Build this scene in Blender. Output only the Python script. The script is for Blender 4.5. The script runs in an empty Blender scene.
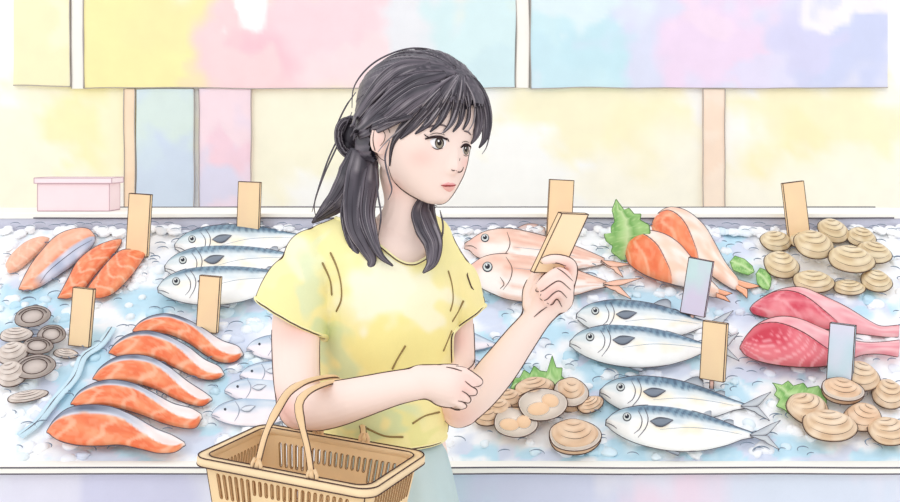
import bpy, math, random
import numpy as np
from mathutils import Vector, Matrix, noise
from mathutils.bvhtree import BVHTree

random.seed(7)
scene = bpy.context.scene
COL = scene.collection
PI = math.pi

# ---------------------------------------------------------------- camera, light, exposure
F, CX, CY, CAMH = 1200.0, 450.0, 150.0, 1.45      # focal length in px, level camera with the horizon at row 150
cam_d = bpy.data.cameras.new('camera')
cam = bpy.data.objects.new('camera', cam_d)
COL.objects.link(cam)
cam.location = (0, 0, CAMH)
cam.rotation_euler = (PI / 2, 0, 0)
cam_d.sensor_width = 36
cam_d.lens = 36 * F / 900
cam_d.shift_y = -(251 - CY) / 900
scene.camera = cam
scene.view_settings.view_transform = 'Standard'
scene.view_settings.look = 'None'
scene.view_settings.exposure = -0.02
scene.view_settings.gamma = 1
scene.view_settings.use_curve_mapping = False

world = bpy.data.worlds.new('daylight')
scene.world = world
world.use_nodes = True
bg = world.node_tree.nodes['Background']
bg.inputs[0].default_value = (0.965, 0.98, 1.04, 1)
bg.inputs[1].default_value = 1.13

sun_d = bpy.data.lights.new('sun', 'SUN')
sun_d.energy = 0.40
sun_d.angle = math.radians(25)
sun_d.color = (1, 0.99, 0.99)
sun = bpy.data.objects.new('sun', sun_d)
COL.objects.link(sun)
sun.location = (-2, -2, 4)
sun.rotation_euler = Vector((-0.5, -1.0, 0.7)).to_track_quat('Z', 'Y').to_euler()

# ---------------------------------------------------------------- helpers
def lin(c):
    c = np.asarray(c, float) / 255.0
    return np.where(c <= 0.04045, c / 12.92, ((c + 0.055) / 1.055) ** 2.4)

_m = {}
def tone(c):
    """pigments thinned with a little water: pale colours lift towards the paper, inks stay"""
    c = np.asarray(c, float)
    k = np.clip((c.mean(-1, keepdims=True) - 110) / 60, 0, 1)
    return c + (255 - c) * .09 * k

def wash(name, rough=0.65, mott=0.06, scale=14.0, colour=None, spec=0.25, bump=0.0):
    """matte pigment surface: colour attribute (or one colour) mottled by two noises"""
    if name in _m:
        return _m[name]
    m = bpy.data.materials.new(name)
    m.use_nodes = True
    nt = m.node_tree
    b = nt.nodes['Principled BSDF']
    b.inputs['Roughness'].default_value = rough
    b.inputs['Specular IOR Level'].default_value = spec
    if colour is None:
        src = nt.nodes.new('ShaderNodeAttribute'); src.attribute_name = 'Col'
        out = src.outputs['Color']
    else:
        src = nt.nodes.new('ShaderNodeRGB')
        src.outputs[0].default_value = (*lin(tone(colour)), 1)
        out = src.outputs[0]
    tc = nt.nodes.new('ShaderNodeTexCoord')
    n1 = nt.nodes.new('ShaderNodeTexNoise'); n1.inputs['Scale'].default_value = scale
    n1.inputs['Detail'].default_value = 4
    nt.links.new(tc.outputs['Object'], n1.inputs['Vector'])
    n2 = nt.nodes.new('ShaderNodeTexNoise'); n2.inputs['Scale'].default_value = scale * 25
    n2.inputs['Detail'].default_value = 2
    nt.links.new(tc.outputs['Object'], n2.inputs['Vector'])
    ad = nt.nodes.new('ShaderNodeMath'); ad.operation = 'MULTIPLY_ADD'
    nt.links.new(n2.outputs['Fac'], ad.inputs[0]); ad.inputs[1].default_value = 0.35
    nt.links.new(n1.outputs['Fac'], ad.inputs[2])
    mr = nt.nodes.new('ShaderNodeMapRange')
    mr.inputs['From Min'].default_value = 0.4; mr.inputs['From Max'].default_value = 0.95
    mr.inputs['To Min'].default_value = 1 + .5 * mott; mr.inputs['To Max'].default_value = 1 - 1.5 * mott
    nt.links.new(ad.outputs[0], mr.inputs['Value'])
    mx = nt.nodes.new('ShaderNodeVectorMath'); mx.operation = 'SCALE'
    nt.links.new(out, mx.inputs[0]); nt.links.new(mr.outputs[0], mx.inputs['Scale'])
    nt.links.new(mx.outputs[0], b.inputs['Base Color'])
    if bump:
        bp = nt.nodes.new('ShaderNodeBump'); bp.inputs['Strength'].default_value = bump
        bp.inputs['Distance'].default_value = 0.003
        nt.links.new(n1.outputs['Fac'], bp.inputs['Height'])
        nt.links.new(bp.outputs[0], b.inputs['Normal'])
    _m[name] = m
    return m

def paint(name, **k):
    return wash(name, **k)

M_INK = wash('ink_brown', colour=(92, 72, 66), rough=0.9, mott=0.02, spec=0.0)
M_INKG = wash('ink_grey', colour=(104, 100, 108), rough=0.9, mott=0.02, spec=0.0)
M_INKL = wash('ink_pale_blue', colour=(150, 165, 178), rough=0.9, mott=0.02, spec=0.0)
M_INKB = wash('ink_tan', colour=(150, 108, 70), rough=0.9, mott=0.02, spec=0.0)
M_INKW = wash('ink_wall', colour=(178, 168, 160), rough=0.9, mott=0.02, spec=0.0)
M_PAINT = wash('painted', mott=0.03)
M_WET = wash('wet_painted', rough=0.38, mott=0.05, scale=40, spec=0.35)

def W(px, py, d):
    return Vector(((px - CX) / F * d, d, CAMH - (py - CY) / F * d))

def catmull(P, n, closed=False):
    """n points evenly spaced by arc length on a Catmull-Rom curve through rows of P"""
    P = np.asarray(P, float)
    if len(P) < 2:
        return np.repeat(P, n, 0)
    if closed:
        Q = np.vstack([P[-1], P, P[0], P[1]])
    else:
        Q = np.vstack([2 * P[0] - P[1], P, 2 * P[-1] - P[-2]])
    out = []
    for i in range(1, len(Q) - 2):
        t = np.linspace(0, 1, 14, endpoint=False)[:, None]
        a, b, c, d = Q[i - 1], Q[i], Q[i + 1], Q[i + 2]
        out.append(0.5 * (2 * b + (c - a) * t + (2 * a - 5 * b + 4 * c - d) * t ** 2 + (3 * b - a - 3 * c + d) * t ** 3))
    out = np.vstack(out + [Q[-2][None]])
    s = np.r_[0, np.cumsum(np.linalg.norm(np.diff(out[:, :min(3, out.shape[1])], axis=0), axis=1))]
    if s[-1] == 0:
        return np.repeat(out[:1], n, 0)
    tt = np.linspace(0, s[-1], n, endpoint=not closed)
    return np.stack([np.interp(tt, s, out[:, k]) for k in range(out.shape[1])], 1)

def polyline(P, n):
    P = np.asarray(P, float)
    s = np.r_[0, np.cumsum(np.linalg.norm(np.diff(P, axis=0), axis=1))]
    tt = np.linspace(0, s[-1], n)
    return np.stack([np.interp(tt, s, P[:, k]) for k in range(P.shape[1])], 1)

class MB:
    """mesh builder"""
    def __init__(self):
        self.v, self.f, self.mi, self.c, self.mats = [], [], [], [], []
    def mat(self, m):
        if m not in self.mats:
            self.mats.append(m)
        return self.mats.index(m)
    def add(self, V, Fs, m, col=(255, 255, 255)):
        o = len(self.v)
        V = [tuple(p) for p in V]
        self.v += V
        self.f += [tuple(i + o for i in f) for f in Fs]
        self.mi += [self.mat(m)] * len(Fs)
        col = np.asarray(col, float)
        if col.ndim == 1:
            col = np.repeat(col[None], len(V), 0)
        self.c += [col]
        return o
    def grid(self, G, m, col, close_v=True, cap=True, close_u=False):
        """G: (n,m,3) rings; closed across m"""
        G = np.asarray(G, float)
        n, k = G.shape[:2]
        Fs = []
        for i in range(n if close_u else n - 1):
            i2 = (i + 1) % n
            for j in range(k if close_v else k - 1):
                j2 = (j + 1) % k
                Fs.append((i * k + j, i * k + j2, i2 * k + j2, i2 * k + j))
        V = G.reshape(-1, 3)
        col = np.asarray(col, float)
        if col.ndim == 3:
            col = col.reshape(-1, 3)
        if cap and close_v and not close_u:
            c0, c1 = G[0].mean(0), G[-1].mean(0)
            V = np.vstack([V, c0, c1])
            if col.ndim == 2:
                col = np.vstack([col, col[:1], col[-1:]])
            a, b = n * k, n * k + 1
            for j in range(k):
                j2 = (j + 1) % k
                Fs.append((a, j2, j))
                Fs.append((b, (n - 1) * k + j, (n - 1) * k + j2))
        self.add(V, Fs, m, col)
    def tube(self, P, r, m, col=(255, 255, 255), seg=6, closed=False, flat=None, up=None):
        """P: (n,3); r scalar or list; flat: second radius factor; up: direction of the flat radius"""
        P = np.asarray([tuple(p) for p in P], float)
        n = len(P)
        r = np.broadcast_to(np.asarray(r, float), (n,))
        if closed:
            T = np.roll(P, -1, 0) - np.roll(P, 1, 0)
        else:
            T = np.gradient(P, axis=0)
        T /= np.maximum(np.linalg.norm(T, axis=1, keepdims=True), 1e-9)
        rings = []
        ref = np.asarray(up, float) if up is not None else np.array([0.13, 0.21, 0.97])
        if up is None and abs(T[0] @ ref) > 0.9:
            ref = np.array([1.0, 0.1, 0.0])
        for i in range(n):
            a = ref - (ref @ T[i]) * T[i]
            a /= max(np.linalg.norm(a), 1e-9)
            b = np.cross(T[i], a)
            if up is None:
                ref = a
            th = np.arange(seg) * 2 * PI / seg
            fa = flat if flat is not None else 1.0
            rings.append(P[i] + r[i] * (np.cos(th)[:, None] * a * fa + np.sin(th)[:, None] * b))
        self.grid(rings, m, col, cap=not closed, close_u=closed)
    def box(self, c, s, m, col=(255, 255, 255), R=None):
        c = Vector(c); V = []
        for x in (-.5, .5):
            for y in (-.5, .5):
                for z in (-.5, .5):
                    p = Vector((x * s[0], y * s[1], z * s[2]))
                    V.append(c + (R @ p if R else p))
        self.add(V, [(0, 1, 3, 2), (4, 6, 7, 5), (0, 4, 5, 1), (2, 3, 7, 6), (0, 2, 6, 4), (1, 5, 7, 3)], m, col)
        return V
    def inkbox(self, c, s, m, col, r, R=None, ink=None):
        V = self.box(c, s, m, col, R)
        for a, b in ((0, 1), (0, 2), (0, 4), (1, 3), (1, 5), (2, 3), (2, 6), (3, 7), (4, 5), (4, 6), (5, 7), (6, 7)):
            self.tube([V[a], V[b]], r, ink or M_INK, seg=5)
    def ball(self, c, r, m, col=(255, 255, 255), n=10, R=None):
        r = (r, r, r) if np.isscalar(r) else r
        G = []
        for i in range(n + 1):
            a = PI * i / n
            row = []
            for j in range(2 * n):
                b = PI * j / n
                p = Vector((r[0] * math.sin(a) * math.cos(b), r[1] * math.sin(a) * math.sin(b), r[2] * math.cos(a)))
                row.append(Vector(c) + (R @ p if R else p))
            G.append([tuple(q) for q in row])
        self.grid(G[1:-1], m, col)
    def build(self, name, parent=None, smooth=True):
        me = bpy.data.meshes.new(name)
        me.from_pydata(self.v, [], self.f)
        for m in self.mats:
            me.materials.append(m)
        me.polygons.foreach_set('material_index', self.mi)
        if smooth:
            me.polygons.foreach_set('use_smooth', [True] * len(self.f))
        ca = me.color_attributes.new('Col', 'FLOAT_COLOR', 'POINT')
        C = np.ones((len(self.v), 4), np.float32)
        C[:, :3] = lin(tone(np.clip(np.vstack(self.c), 0, 255)))
        ca.data.foreach_set('color', C.ravel())
        me.update()
        o = bpy.data.objects.new(name, me)
        COL.objects.link(o)
        if parent:
            o.parent = parent
        return o
    def bvh(self):
        return BVHTree.FromPolygons([Vector(p) for p in self.v], self.f)

def tag(o, label=None, cat=None, group=None, kind=None):
    if label: o['label'] = label
    if cat: o['category'] = cat
    if group: o['group'] = group
    if kind: o['kind'] = kind
    return o

def root(name, fr, label, cat, group=None):
    o = bpy.data.objects.new(name, None)
    COL.objects.link(o)
    o.empty_display_size = 0.02
    fr.place(o)
    return tag(o, label, cat, group)

class Frame:
    """a plane in the place: origin, in-plane axes A, B and normal N"""
    def __init__(s, O, A, B):
        s.O, s.A, s.B = Vector(O), Vector(A).normalized(), Vector(B).normalized()
        s.N = s.A.cross(s.B)
        s.M = Matrix((s.A, s.B, s.N)).transposed()
        s.Mi = s.M.inverted()
    def at(s, O):
        return Frame(O, s.A, s.B)
    def px(s, px, py, h=0.0):
        d = Vector(((px - CX) / F, 1, -(py - CY) / F))
        c = Vector((0, 0, CAMH))
        t = (h - s.N.dot(c - s.O)) / s.N.dot(d)
        return s.Mi @ (c + d * t - s.O)
    def world(s, p):
        return s.O + s.M @ Vector(p)
    def place(s, o):
        o.location = s.O
        o.rotation_euler = s.M.to_euler()
    def hit(s, bvh, px, py, lift=0.0):
        d = Vector(((px - CX) / F, 1, -(py - CY) / F)).normalized()
        c = s.Mi @ (Vector((0, 0, CAMH)) - s.O)
        r = bvh.ray_cast(c, s.Mi @ d)
        if r[0] is None:
            q = s.px(px, py)
            r = bvh.find_nearest(q)
            return r[0] + r[1] * lift, r[1]
        nn = r[1] if r[1].dot(s.Mi @ d) < 0 else -r[1]
        return r[0] + nn * lift, nn

# the sloping ice tray of the counter
TO = Vector((0, 2.35, CAMH - (465 - CY) / F * 2.35))
TB = Vector((0, 3.05, CAMH - (228 - CY) / F * 3.05))
TRAY = Frame(TO, (1, 0, 0), TB - TO)
TLEN = (TB - TO).length
def tray_at(px, py, h=0.0):
    return TRAY.at(TRAY.world(TRAY.px(px, py, 0)) + TRAY.N * h)
def upright(px, py, d, yaw=0.0):
    """frame standing upright at a distance, its normal turned from the viewer by yaw degrees"""
    a = math.radians(yaw)
    return Frame(W(px, py, d), (math.cos(a), math.sin(a), 0), (0, 0, 1))
# ---------------------------------------------------------------- setting
def slab(name, c, s, mat, kind='structure', col=(255, 255, 255)):
    b = MB(); b.box(c, s, mat, col)
    o = b.build(name, smooth=False)
    if kind: o['kind'] = kind
    return o

M_FLOOR = wash('floor_pale', colour=(238, 234, 226), mott=0.05, scale=3)
slab('floor', (0, 1.6, -0.05), (9, 7.2, 0.1), M_FLOOR)

def washes(blobs, base, nz=0.5, seed=0):
    """colour at (x,y) from soft overlapping pigment pools: (x,y,rx,ry,colour,strength)"""
    base = np.asarray(base, float)
    def f(x, y):
        q = Vector((x * 0.02, y * 0.02, seed))
        x2 = x + 38 * noise.noise(q) + 14 * noise.noise(q * 3.1)
        y2 = y + 38 * noise.noise(q + Vector((9, 3, 1))) + 14 * noise.noise(q * 3.3)
        c = base.copy()
        for bx, by, rx, ry, col, st in blobs:
            d = math.sqrt(((x2 - bx) / rx) ** 2 + ((y2 - by) / ry) ** 2)
            k = min(1, max(0, (1.25 - d) / 0.5)); k = k * k * (3 - 2 * k) * st
            c = c * (1 - k) + np.asarray(col, float) * k
        return c
    return f

def panel(d, x0, y0, x1, y1, thick, f, step=4, wob=1.5):
    """upright board given by its picture rectangle at distance d, painted by f(x,y)"""
    b = MB()
    nx, ny = max(2, int((x1 - x0) / step)), max(2, int((y1 - y0) / step))
    C, G = [], []
    for j in range(ny + 1):
        row, rc = [], []
        for i in range(nx + 1):
            x, y = x0 + (x1 - x0) * i / nx, y0 + (y1 - y0) * j / ny
            wx = wob * noise.noise(Vector((x * .02, y * .02, x0)))
            row.append(tuple(W(x + wx, y + wx, d))); rc.append(f(x, y))
        G.append(row); C.append(rc)
    G, C = np.array(G), np.array(C)
    b.grid(G, M_PAINT, C, close_v=False)
    Bk = G.copy(); Bk[:, :, 1] += thick
    b.grid(Bk[:, ::-1], M_PAINT, C[:, ::-1], close_v=False)
    for A1, A2, c in ((G[0], Bk[0], C[0]), (Bk[-1], G[-1], C[-1]), (Bk[:, 0], G[:, 0], C[:, 0]), (G[:, -1], Bk[:, -1], C[:, -1])):
        b.grid(np.stack([A1, A2]), M_PAINT, np.stack([c, c]), close_v=False)
    return b, G

# back wall of the hall, cream with loose yellow pools
YEL, CREAM = (253, 243, 190), (255, 254, 249)
wb, G = panel(4.0, -420, -260, 1320, 590, 0.08, washes([
    (85, 120, 75, 60, (254, 247, 206), 1), (30, 160, 60, 70, (255, 249, 222), 1), (80, 125, 28, 38, (254, 243, 180), .8),
    (300, 130, 110, 60, (254, 248, 218), .9),
    (590, 110, 90, 42, (254, 246, 208), 1), (650, 140, 45, 40, (254, 244, 198), .7), (700, 190, 120, 40, (255, 249, 226), .8),
    (820, 125, 90, 50, (254, 244, 200), 1), (800, 140, 30, 26, (252, 238, 180), .5), (860, 190, 80, 50, (255, 250, 228), .9)], CREAM), step=9, wob=0)
tag(wb.build('wall_back'), kind='structure')

def inkpath(b, G, r=0.0022, m=None, lift=0.002):
    P = np.array(G, float); P[:, 1] -= lift
    b.tube(P, r, m or M_INKW, seg=5)

def board(name, label, cat, rect, blobs, base, edges='bl', group=None, d=3.985, thick=0.014, seed=0, r=0.0017, wob=1.5, m=None):
    x0, y0, x1, y1 = rect
    b, G = panel(d, x0, y0, x1, y1, thick, washes(blobs, base, seed=seed), wob=wob)
    if 'b' in edges: inkpath(b, G[-1], r, m)
    if 'l' in edges: inkpath(b, G[:, 0], r, m)
    if 'r' in edges: inkpath(b, G[:, -1], r, m)
    o = b.build(name)
    if cat: tag(o, label, cat, group)
    else: o['kind'] = 'structure'
    return o

board('sign_board', 'short pale yellow sign board at the far left of the top row', 'sign board', (14, -60, 70, 86),
      [(40, 60, 60, 90, (253, 244, 196), 1), (60, 20, 20, 30, (254, 247, 210), .8)], (254, 248, 214), 'br', 'pastel sign boards over the counter', seed=1)
board('sign_board', 'long sign board washed from yellow into pink, above the woman', 'sign board', (84, -60, 515, 88),
      [(140, 50, 110, 80, (252, 240, 168), 1), (200, 20, 70, 40, (250, 236, 168), .8), (190, 78, 30, 20, (250, 226, 180), .8),
       (265, 55, 80, 55, (252, 214, 214), 1), (278, 42, 30, 26, (248, 194, 204), .8), (340, 30, 70, 60, (250, 216, 220), 1),
       (350, 72, 60, 30, (252, 226, 226), .8), (252, 5, 22, 14, (255, 254, 250), 1), (420, 40, 50, 60, (236, 236, 238), 1),
       (490, 45, 50, 80, (214, 238, 238), 1), (500, 70, 30, 30, (206, 232, 236), .7)], (253, 240, 200), 'bl', 'pastel sign boards over the counter', seed=2)
board('sign_board', 'long sign board washed from turquoise through lilac to blue, at right', 'sign board', (530, -60, 888, 88),
      [(570, 30, 70, 90, (206, 236, 240), 1), (545, 70, 50, 30, (200, 232, 240), .8), (625, 45, 50, 40, (196, 230, 238), .9), (600, 0, 80, 24, (228, 242, 244), .8),
       (660, 60, 50, 60, (222, 222, 242), .9), (720, 40, 55, 60, (240, 216, 238), 1), (712, 15, 40, 20, (246, 222, 238), .8),
       (760, 80, 60, 20, (226, 222, 244), .8), (835, 45, 55, 50, (206, 212, 240), 1), (800, 40, 30, 40, (216, 212, 240), .8), (860, 0, 60, 16, (250, 244, 246), .9)],
      (226, 226, 242), 'bl', 'pastel sign boards over the counter', seed=3)

def post(name, rect, base, blobs=()):
    return board(name, None, None, rect, list(blobs), base, 'lr', d=3.988, thick=0.011, wob=1)
PE = (253, 226, 192)
post('trim_1', (124, 89, 135, 330), PE, [(130, 190, 10, 30, (252, 216, 180), .6)])
post('trim_2', (703, 89, 725, 330), (252, 230, 208), [(714, 150, 16, 40, (250, 220, 194), .7)])
post('trim_3', (71, -60, 83, 88), (255, 252, 240))
post('trim_4', (516, -60, 529, 88), (255, 251, 240))
board('door_panel', 'tall pale blue and green door panel in the back wall', 'door panel', (136, 89, 194, 330),
      [(165, 120, 40, 40, (218, 234, 226), 1), (165, 180, 45, 45, (206, 220, 236), 1), (150, 150, 20, 30, (212, 228, 236), .7)],
      (212, 228, 232), 'r', d=3.987, thick=0.012)
board('door_panel', 'narrower pink and lilac door panel beside the pale blue one', 'door panel', (199, 89, 251, 330),
      [(225, 120, 40, 40, (250, 222, 228), 1), (235, 155, 25, 22, (248, 208, 220), .8), (212, 190, 36, 30, (222, 218, 238), 1)],
      (240, 220, 234), 'lr', d=3.987, thick=0.012)

# ---------------------------------------------------------------- counter
HW = 1.42
XL = -1.16
counter = bpy.data.objects.new('display_counter', None); COL.objects.link(counter)
counter.location = (0, 2.7, 0)
tag(counter, 'long white fish display counter with sloping tray and lilac front', 'counter')
OFF = Vector((0, -2.7, 0))
def cpart(b, name):
    b.v = [tuple(Vector(p) + OFF) for p in b.v]
    return b.build(name, counter, smooth=False)
M_CREAM = wash('enamel_cream', colour=(255, 252, 240), mott=0.02, scale=4)
M_STEEL = wash('tray_grey_lilac', colour=(214, 214, 228), mott=0.07, scale=9)
fz = TO.z
# front ledge
b = MB()
lt = CAMH - (465 - CY) / F * 2.33
lb = CAMH - (474 - CY) / F * 2.31
b.box((0, 2.335, (lt + lb) / 2), (2 * HW, 0.05, lt - lb), M_CREAM)
P0 = [(-HW, 2.309, lt), (HW, 2.309, lt)]
for z, yy in ((lt, 2.31), (lb, 2.31)):
    xs = np.linspace(-.98 if z == lt else -.95, .88, 60)
    b.tube([(x, yy, z + 0.0015 * noise.noise(Vector((x * 4, z, 0)))) for x in xs], 0.0016, M_INKG, seg=5)
cpart(b, 'front_ledge')
# front panel
fp = washes([(60, 485, 90, 30, (228, 226, 240), 1), (150, 488, 60, 30, (206, 206, 230), .9), (480, 490, 80, 30, (206, 222, 236), 1),
             (570, 488, 80, 30, (212, 216, 236), 1), (690, 490, 80, 30, (240, 220, 234), 1), (800, 490, 90, 30, (216, 226, 240), .9)], (230, 230, 242), seed=5)
b, G = panel(2.33, -260, 474, 1160, 892, 0.02, lambda x, y: fp(x, min(y, 478 + (y - 478) * .3)), step=8, wob=0)
cpart(b, 'front_panel')
# tray floor slab under the ice
b = MB()
mid = TO + (TB - TO) / 2 - TRAY.N * 0.03
b.box(mid, (2 * HW, TLEN, 0.03), M_STEEL, R=TRAY.M)
cpart(b, 'ice_tray')
# back splash, back ledge
zt = CAMH - (218 - CY) / F * 3.06
b = MB()
b.box((0, 3.075, zt - 0.06), (2 * HW, 0.03, 0.12), M_STEEL)
cpart(b, 'back_splash')
b = MB()
b.box((0, 3.22, zt + 0.005), (2 * HW, 0.33, 0.012), M_CREAM)
for y in (3.054, 3.386):
    xs = np.linspace(-1.06 if y < 3.2 else -1.1, 1.13 if y < 3.2 else 1.2, 50)
    b.tube([(x, y, zt + (0.0 if y < 3.2 else 0.012) + 0.0012 * noise.noise(Vector((x * 3, y, 0)))) for x in xs], 0.0019, M_INKG, seg=5)
cpart(b, 'back_ledge')
b = MB(); b.box((0, 3.37, (zt) / 2), (2 * HW, 0.02, zt - 0.002), M_CREAM); cpart(b, 'rear_panel')
for sx in (-1, 1):
    b = MB()
    x = sx * (HW + 0.01)
    V = []
    for xx in (x - .01, x + .01):
        V += [(xx, 2.31, 0), (xx, 3.38, 0), (xx, 3.38, zt + .01), (xx, 3.06, zt + .01), (xx, 2.31, lt)]
    b.add(V, [(0, 1, 2, 3, 4), (9, 8, 7, 6, 5), (0, 5, 6, 1), (1, 6, 7, 2), (2, 7, 8, 3), (3, 8, 9, 4), (4, 9, 5, 0)], M_CREAM)
    cpart(b, 'side_panel')
# diagonal divider between the left bin and the rest
b = MB()
dv = [TRAY.world(TRAY.px(x, y, 0.006)) for x, y in catmull([(112, 328), (100, 345), (83, 357), (74, 378), (55, 400), (38, 422), (20, 436)], 24)]
b.tube(dv, 0.011, wash('divider_blue', colour=(204, 232, 242), mott=0.1), flat=.3, up=TRAY.N, seg=12)
b.tube([p + TRAY.N * 0.0036 for p in dv], [.0011 * (.6 + .5 * math.sin(i * 1.3)) for i in range(24)], M_INKG, seg=5)
cpart(b, 'tray_divider')

# storage box behind the counter on the back ledge
fr = Frame((-1.0, 3.22, zt + 0.011), (1, 0, 0), (0, 0, 1))
rb = root('storage_box', Frame((W(77, 200, 3.2).x, 3.22, zt + 0.0115), (1, 0, 0), (0, 1, 0)), 'low pink lidded storage box on the back ledge at far left', 'box')
b = MB(); b.inkbox((0, 0, 0.037), (0.19, 0.1, 0.072), M_PAINT, (248, 222, 224), 0.0012, ink=wash('ink_rose', colour=(196, 160, 168), mott=.02))
b.build('box_body', rb, smooth=False)
b = MB(); b.inkbox((0.0, 0, 0.081), (0.205, 0.11, 0.014), M_PAINT, (250, 230, 232), 0.0012, ink=_m['ink_rose'])
b.build('lid', rb, smooth=False)

# ---------------------------------------------------------------- crushed ice
random.seed(3)
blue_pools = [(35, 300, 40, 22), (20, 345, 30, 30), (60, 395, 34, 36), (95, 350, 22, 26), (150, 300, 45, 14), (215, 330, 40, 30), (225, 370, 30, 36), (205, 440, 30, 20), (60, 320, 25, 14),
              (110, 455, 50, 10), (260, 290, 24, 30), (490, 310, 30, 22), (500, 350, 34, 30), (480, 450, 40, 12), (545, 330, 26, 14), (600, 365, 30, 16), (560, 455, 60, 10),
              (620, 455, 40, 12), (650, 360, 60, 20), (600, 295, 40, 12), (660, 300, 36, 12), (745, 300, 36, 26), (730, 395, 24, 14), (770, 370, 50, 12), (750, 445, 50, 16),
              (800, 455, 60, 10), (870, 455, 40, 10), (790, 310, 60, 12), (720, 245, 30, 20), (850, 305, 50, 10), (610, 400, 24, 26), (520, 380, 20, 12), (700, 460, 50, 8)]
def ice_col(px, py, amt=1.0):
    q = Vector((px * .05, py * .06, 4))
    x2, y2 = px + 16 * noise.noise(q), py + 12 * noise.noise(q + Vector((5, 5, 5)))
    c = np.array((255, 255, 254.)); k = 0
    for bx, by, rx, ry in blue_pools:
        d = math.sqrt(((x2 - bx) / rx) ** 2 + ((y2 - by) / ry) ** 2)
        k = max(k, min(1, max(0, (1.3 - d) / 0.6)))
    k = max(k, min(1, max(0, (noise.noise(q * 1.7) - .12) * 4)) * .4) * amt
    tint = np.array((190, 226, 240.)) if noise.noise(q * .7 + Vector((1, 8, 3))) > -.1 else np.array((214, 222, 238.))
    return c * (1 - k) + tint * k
def tray_px(u, v):
    p = TRAY.world((u, v, 0)); return CX + p.x * F / p.y, CY - (p.z - CAMH) * F / p.y
def ice_h(u, v):
    return 0.004 * noise.noise(Vector((u * 40, v * 40, 0))) + 0.003 * noise.noise(Vector((u * 90, v * 90, 7)))
M_ICE = wash('ice', rough=0.35, mott=0.02, scale=30, spec=0.3)
b = MB()
nu, nv = 340, 96
G, C = [], []
for j in range(nv + 1):
    row, rc = [], []
    for i in range(nu + 1):
        u, v = -HW + 2 * HW * i / nu, 0.004 + (TLEN - 0.008) * j / nv
        row.append((u, v, ice_h(u, v) - .004)); rc.append(ice_col(*tray_px(u, v)))
    G.append(row); C.append(rc)
b.grid(G, M_ICE, np.array(C), close_v=False)
M_ICEINK = wash('ice_line', colour=(122, 138, 156), mott=0.05, rough=.9, spec=0)
t_ = (1 + 5 ** .5) / 2
ICO = np.array([(-1, t_, 0), (1, t_, 0), (-1, -t_, 0), (1, -t_, 0), (0, -1, t_), (0, 1, t_), (0, -1, -t_), (0, 1, -t_), (t_, 0, -1), (t_, 0, 1), (-t_, 0, -1), (-t_, 0, 1)]) / math.sqrt(1 + t_ * t_)
ICOF = [(0, 11, 5), (0, 5, 1), (0, 1, 7), (0, 7, 10), (0, 10, 11), (1, 5, 9), (5, 11, 4), (11, 10, 2), (10, 7, 6), (7, 1, 8), (3, 9, 4), (3, 4, 2), (3, 2, 6), (3, 6, 8), (3, 8, 9), (4, 9, 5), (2, 4, 11), (6, 2, 10), (8, 6, 7), (9, 8, 1)]
def subdiv(V, Fs):
    V = [tuple(v) for v in V]; c = {}; out = []
    def mid(a, b_):
        k = (min(a, b_), max(a, b_))
        if k not in c:
            p = (np.array(V[a]) + np.array(V[b_])) / 2; p /= np.linalg.norm(p); c[k] = len(V); V.append(tuple(p))
        return c[k]
    for a, b_, d in Fs:
        x, y, z = mid(a, b_), mid(b_, d), mid(d, a)
        out += [(a, x, z), (b_, y, x), (d, z, y), (x, y, z)]
    return np.array(V), out
SPH, SPHF = subdiv(*subdiv(ICO, ICOF))
def lump(u, v, r, h, blue):
    a, s1, s2 = random.random() * 6, .8 + .4 * random.random(), .7 + .3 * random.random()
    R = np.array([[math.cos(a), -math.sin(a), 0], [math.sin(a), math.cos(a), 0], [0, 0, 1]])
    V = (SPH * (1 + .13 * np.sin(SPH @ np.random.randn(3, 1) * 3.0)) * np.array([r * s1, r, r * s2 * .62])) @ R.T + np.array([u, v, h])
    px, py = tray_px(u, v)
    c = np.repeat(ice_col(px, py, blue)[None], len(V), 0)
    b.add(V, SPHF, M_ICE, c)
np.random.seed(5)
for k in range(750):
    u, v = random.uniform(-1.15, 1.2), random.uniform(0.015, TLEN - 0.02)
    r = random.uniform(.009, .019)
    lump(u, v, r, -r * .28, random.choice((.2, .6, 1)))
for k in range(170):      # heaped row along the splash
    u = random.uniform(-1.15, 1.2); r = random.uniform(.010, .018)
    lump(u, TLEN - random.uniform(.008, .04), r, r * .35, .5 * random.random())
for k in range(620):       # drawn curls lying along the lumps
    u, v = random.uniform(-1.1, 1.15), random.uniform(0.015, TLEN - 0.02)
    if v > TLEN - .06 and k % 3: v -= .1
    r = random.uniform(.008, .017); a0 = random.uniform(-.3, 1.2); a1 = a0 + random.uniform(1.6, 3.0)
    P = [(u + r * math.cos(a), v + r * .8 * math.sin(a), .0085 + ice_h(u, v)) for a in np.linspace(a0, a1, 10)]
    b.tube(P, [.0004, .0008, .0011, .0013, .0013, .0013, .0012, .001, .0008, .0004], M_ICEINK, seg=4)
for k in range(110):       # curls along the heaped edge by the splash
    u = -1.1 + 2.25 * k / 110; r = random.uniform(.011, .018); v = TLEN - random.uniform(.0, .03)
    P = [(u + r * math.cos(a), v - .01 + r * .8 * math.sin(a), .018) for a in np.linspace(.3, 2.7, 9)]
    b.tube(P, [.0003, .0006, .0008, .001, .001, .001, .0008, .0006, .0003], M_ICEINK, seg=4)
ice = b.build('crushed_ice')
TRAY.place(ice)
tag(ice, 'white and pale blue crushed ice filling the sloping tray', 'ice', kind='stuff')
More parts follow.
